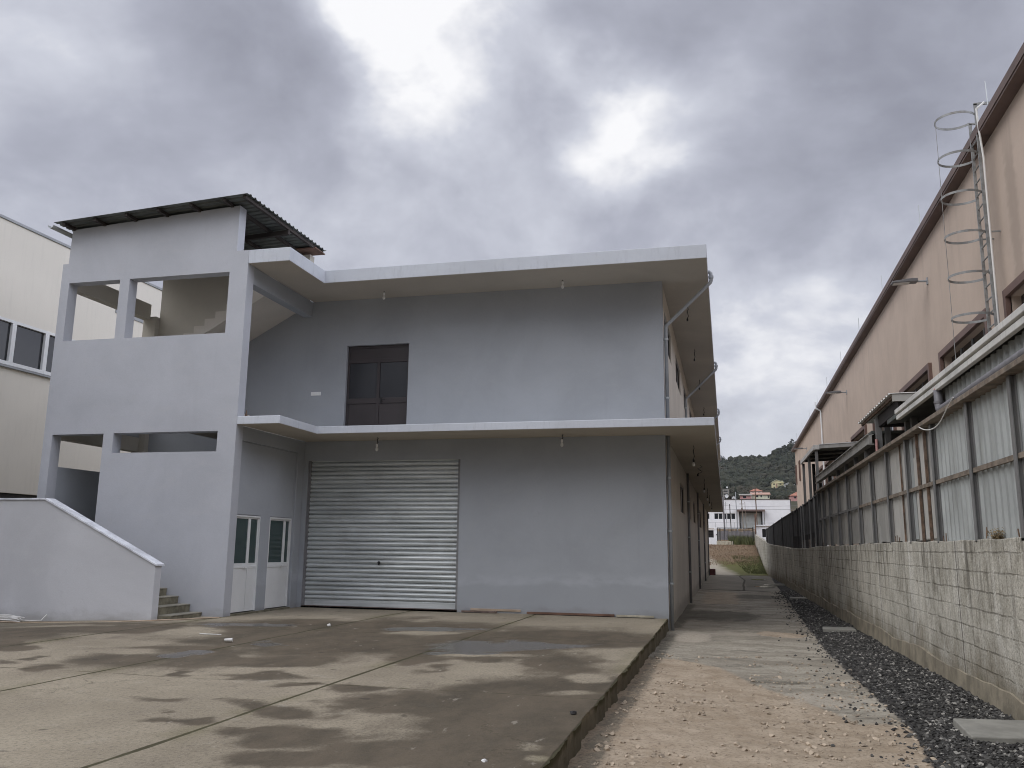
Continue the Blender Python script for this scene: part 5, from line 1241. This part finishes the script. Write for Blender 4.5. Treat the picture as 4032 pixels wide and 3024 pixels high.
# ------------------------------------------------------------------ LIGHT, SKY
SUN_AZ, SUN_EL = R(-128), R(45)      # behind the camera, to its left
sd = Vector((math.sin(SUN_AZ) * math.cos(SUN_EL), math.cos(SUN_AZ) * math.cos(SUN_EL), math.sin(SUN_EL)))
sl = bpy.data.lights.new('sun', 'SUN'); sl.energy = 1.5; sl.angle = R(55); sl.color = (1, .985, .96)
so = bpy.data.objects.new('sun', sl); col.objects.link(so); so.rotation_euler = (-sd).to_track_quat('-Z', 'Y').to_euler(); so.location = (0, -20, 40)
w = bpy.data.worlds.new('World'); sc.world = w; w.use_nodes = True; nt = w.node_tree
bg = nt.nodes['Background']
tc = nd(nt, 'ShaderNodeTexCoord')
D = tc.outputs['Generated']
sky = nd(nt, 'ShaderNodeTexSky'); sky.sky_type = 'NISHITA'; sky.sun_disc = False; sky.sun_elevation = SUN_EL; sky.sun_rotation = SUN_AZ; sky.air_density = 1.2; sky.dust_density = 3
sx = nd(nt, 'ShaderNodeSeparateXYZ'); nt.links.new(D, sx.inputs[0])
den = math_(nt, 'ADD', math_(nt, 'MAXIMUM', sx.outputs[2], 0.0), .50)
cv = nd(nt, 'ShaderNodeCombineXYZ')
nt.links.new(math_(nt, 'DIVIDE', sx.outputs[0], den), cv.inputs[0]); nt.links.new(math_(nt, 'DIVIDE', sx.outputs[1], den), cv.inputs[1])
C_ = cv.outputs[0]
n1 = noise(nt, C_, 2.7, 8, .56, .3); n2 = noise(nt, C_, 7.5, 8, .6, .35); n3 = noise(nt, C_, 1.2, 3, .5)
wn = nd(nt, 'ShaderNodeTexNoise'); nt.links.new(C_, wn.inputs['Vector']); wn.inputs['Scale'].default_value = 5.0; wn.inputs['Detail'].default_value = 6
vm = nd(nt, 'ShaderNodeVectorMath', operation='SUBTRACT'); nt.links.new(wn.outputs['Color'], vm.inputs[0]); vm.inputs[1].default_value = (.5, .5, .5)
vs = nd(nt, 'ShaderNodeVectorMath', operation='SCALE'); nt.links.new(vm.outputs[0], vs.inputs[0]); vs.inputs['Scale'].default_value = .26
va = nd(nt, 'ShaderNodeVectorMath', operation='ADD'); nt.links.new(D, va.inputs[0]); nt.links.new(vs.outputs[0], va.inputs[1])
BL = [((-.288, .772, .566), .135, .62), ((-.33, .76, .56), .08, .3), ((-.115, .88, .46), .09, .34), ((-.068, .877, .476), .13, .27), ((.03, .883, .468), .11, .26), ((-.2, .88, .43), .12, .12), ((.092, .967, .24), .085, .20), ((.049, .96, .277), .16, .09),
      ((-.639, .613, .466), .14, .16), ((-.422, .753, .505), .15, -.27), ((-.587, .683, .434), .14, -.14), ((-.137, .833, .536), .11, -.26), ((.032, .844, .536), .16, -.30), ((.246, .832, .497), .17, -.22),
      ((.009, .909, .418), .10, -.18), ((.086, .918, .387), .14, -.26), ((-.202, .851, .484), .08, -.14), ((.167, .872, .461), .12, -.06), ((-.174, .84, .513), .07, .14), ((-.177, .908, .38), .16, -.05), ((.07, .987, .145), .14, .14), ((.146, .922, .357), .09, -.08), ((-.373, .834, .406), .12, -.05), ((-.05, .95, .30), .16, -.06)]
tot = None
for c, r_, a in BL:
    d = nd(nt, 'ShaderNodeVectorMath', operation='DISTANCE'); nt.links.new(va.outputs[0], d.inputs[0]); d.inputs[1].default_value = c
    q = ramp(nt, d.outputs['Value'], r_ * 1.35, 0.0, 0, a)
    tot = q if tot is None else math_(nt, 'ADD', tot, q)
val = math_(nt, 'ADD', tot, math_(nt, 'ADD', math_(nt, 'MULTIPLY', math_(nt, 'SUBTRACT', n1, .5), 1.15), math_(nt, 'MULTIPLY', math_(nt, 'SUBTRACT', n2, .5), .42)))
val = math_(nt, 'ADD', val, math_(nt, 'MULTIPLY', math_(nt, 'SUBTRACT', n3, .5), .2))
val = math_(nt, 'ADD', val, .61)
cr = nd(nt, 'ShaderNodeValToRGB'); nt.links.new(val, cr.inputs[0])
el = cr.color_ramp.elements
el[0].position = .0; el[0].color = (.25, .255, .31, 1); el[1].position = 1.0; el[1].color = (1.0, 1.0, 1.02, 1)
for p_, c in ((.25, (.325, .335, .40)), (.5, (.44, .455, .535)), (.75, (.63, .65, .73))):
    e = el.new(p_); e.color = (*c, 1)
cl = cr.outputs[0]
hz = ramp(nt, sx.outputs[2], .22, .03, 0, .6)
cl = mixc(nt, hz, cl, (.73, .75, .79))
backm = ramp(nt, sx.outputs[1], .35, -.3, 0.0, 1.0)
lowd = ramp(nt, sx.outputs[2], .06, .62, .10, 2.1, False)
back = math_(nt, 'ADD', math_(nt, 'MULTIPLY', backm, math_(nt, 'SUBTRACT', lowd, 1.0)), 1.0)
zen = ramp(nt, sx.outputs[2], .70, .97, 1.0, .8)
east = ramp(nt, sx.outputs[0], .36, .85, 1.0, 3.0)
k10 = math_(nt, 'MULTIPLY', math_(nt, 'MULTIPLY', math_(nt, 'MULTIPLY', back, zen), east), 10.0)
vsx = nd(nt, 'ShaderNodeVectorMath', operation='SCALE'); nt.links.new(cl, vsx.inputs[0]); nt.links.new(k10, vsx.inputs['Scale'])
nt.links.new(mixc(nt, .96, sky.outputs[0], vsx.outputs[0]), bg.inputs['Color'])
bg.inputs['Strength'].default_value = .1

# thin grey air over the valley
mb = MB(); mb.box(-3100, 3100, -3100, 3100, -2.2, 160)
hz_ = bpy.data.materials.new('valley_air'); hz_.use_nodes = True; hn = hz_.node_tree; hn.nodes.remove(hn.nodes['Principled BSDF'])
pv = hn.nodes.new('ShaderNodeVolumePrincipled'); pv.inputs['Color'].default_value = (.86, .9, .97, 1); pv.inputs['Density'].default_value = .00007; pv.inputs['Anisotropy'].default_value = .2
hn.links.new(pv.outputs[0], hn.nodes['Material Output'].inputs['Volume']); MT['air'] = hz_
mb.build('haze', 'air', kind='stuff')

# ------------------------------------------------------------------ CAMERA
yaw, pitch, roll = R(13.94180481), R(10.73796447), R(.67462459)
cy, sy = math.cos(yaw), math.sin(yaw)
r0 = Vector((cy, sy, 0)); f0 = Vector((-sy, cy, 0)); u0 = Vector((0, 0, 1))
f = f0 * math.cos(pitch) + u0 * math.sin(pitch); u = u0 * math.cos(pitch) - f0 * math.sin(pitch)
rr_ = r0 * math.cos(roll) + u * math.sin(roll); uu = u * math.cos(roll) - r0 * math.sin(roll)
cd = bpy.data.cameras.new('camera'); cd.sensor_width = 36; cd.lens = 3379.1 / 4032 * 36; cd.clip_end = 6000; cd.clip_start = .05
co = bpy.data.objects.new('camera', cd); col.objects.link(co)
co.matrix_world = Matrix(((rr_.x, uu.x, -f.x, 1.287), (rr_.y, uu.y, -f.y, -19.7739), (rr_.z, uu.z, -f.z, 1.5144), (0, 0, 0, 1)))
sc.camera = co
sc.view_settings.view_transform = 'Standard'; sc.view_settings.look = 'None'; sc.view_settings.exposure = 0.0; sc.view_settings.gamma = 1
sc.cycles.filter_width = 1.0; sc.cycles.max_bounces = 8; sc.cycles.diffuse_bounces = 4; sc.cycles.use_denoising = True
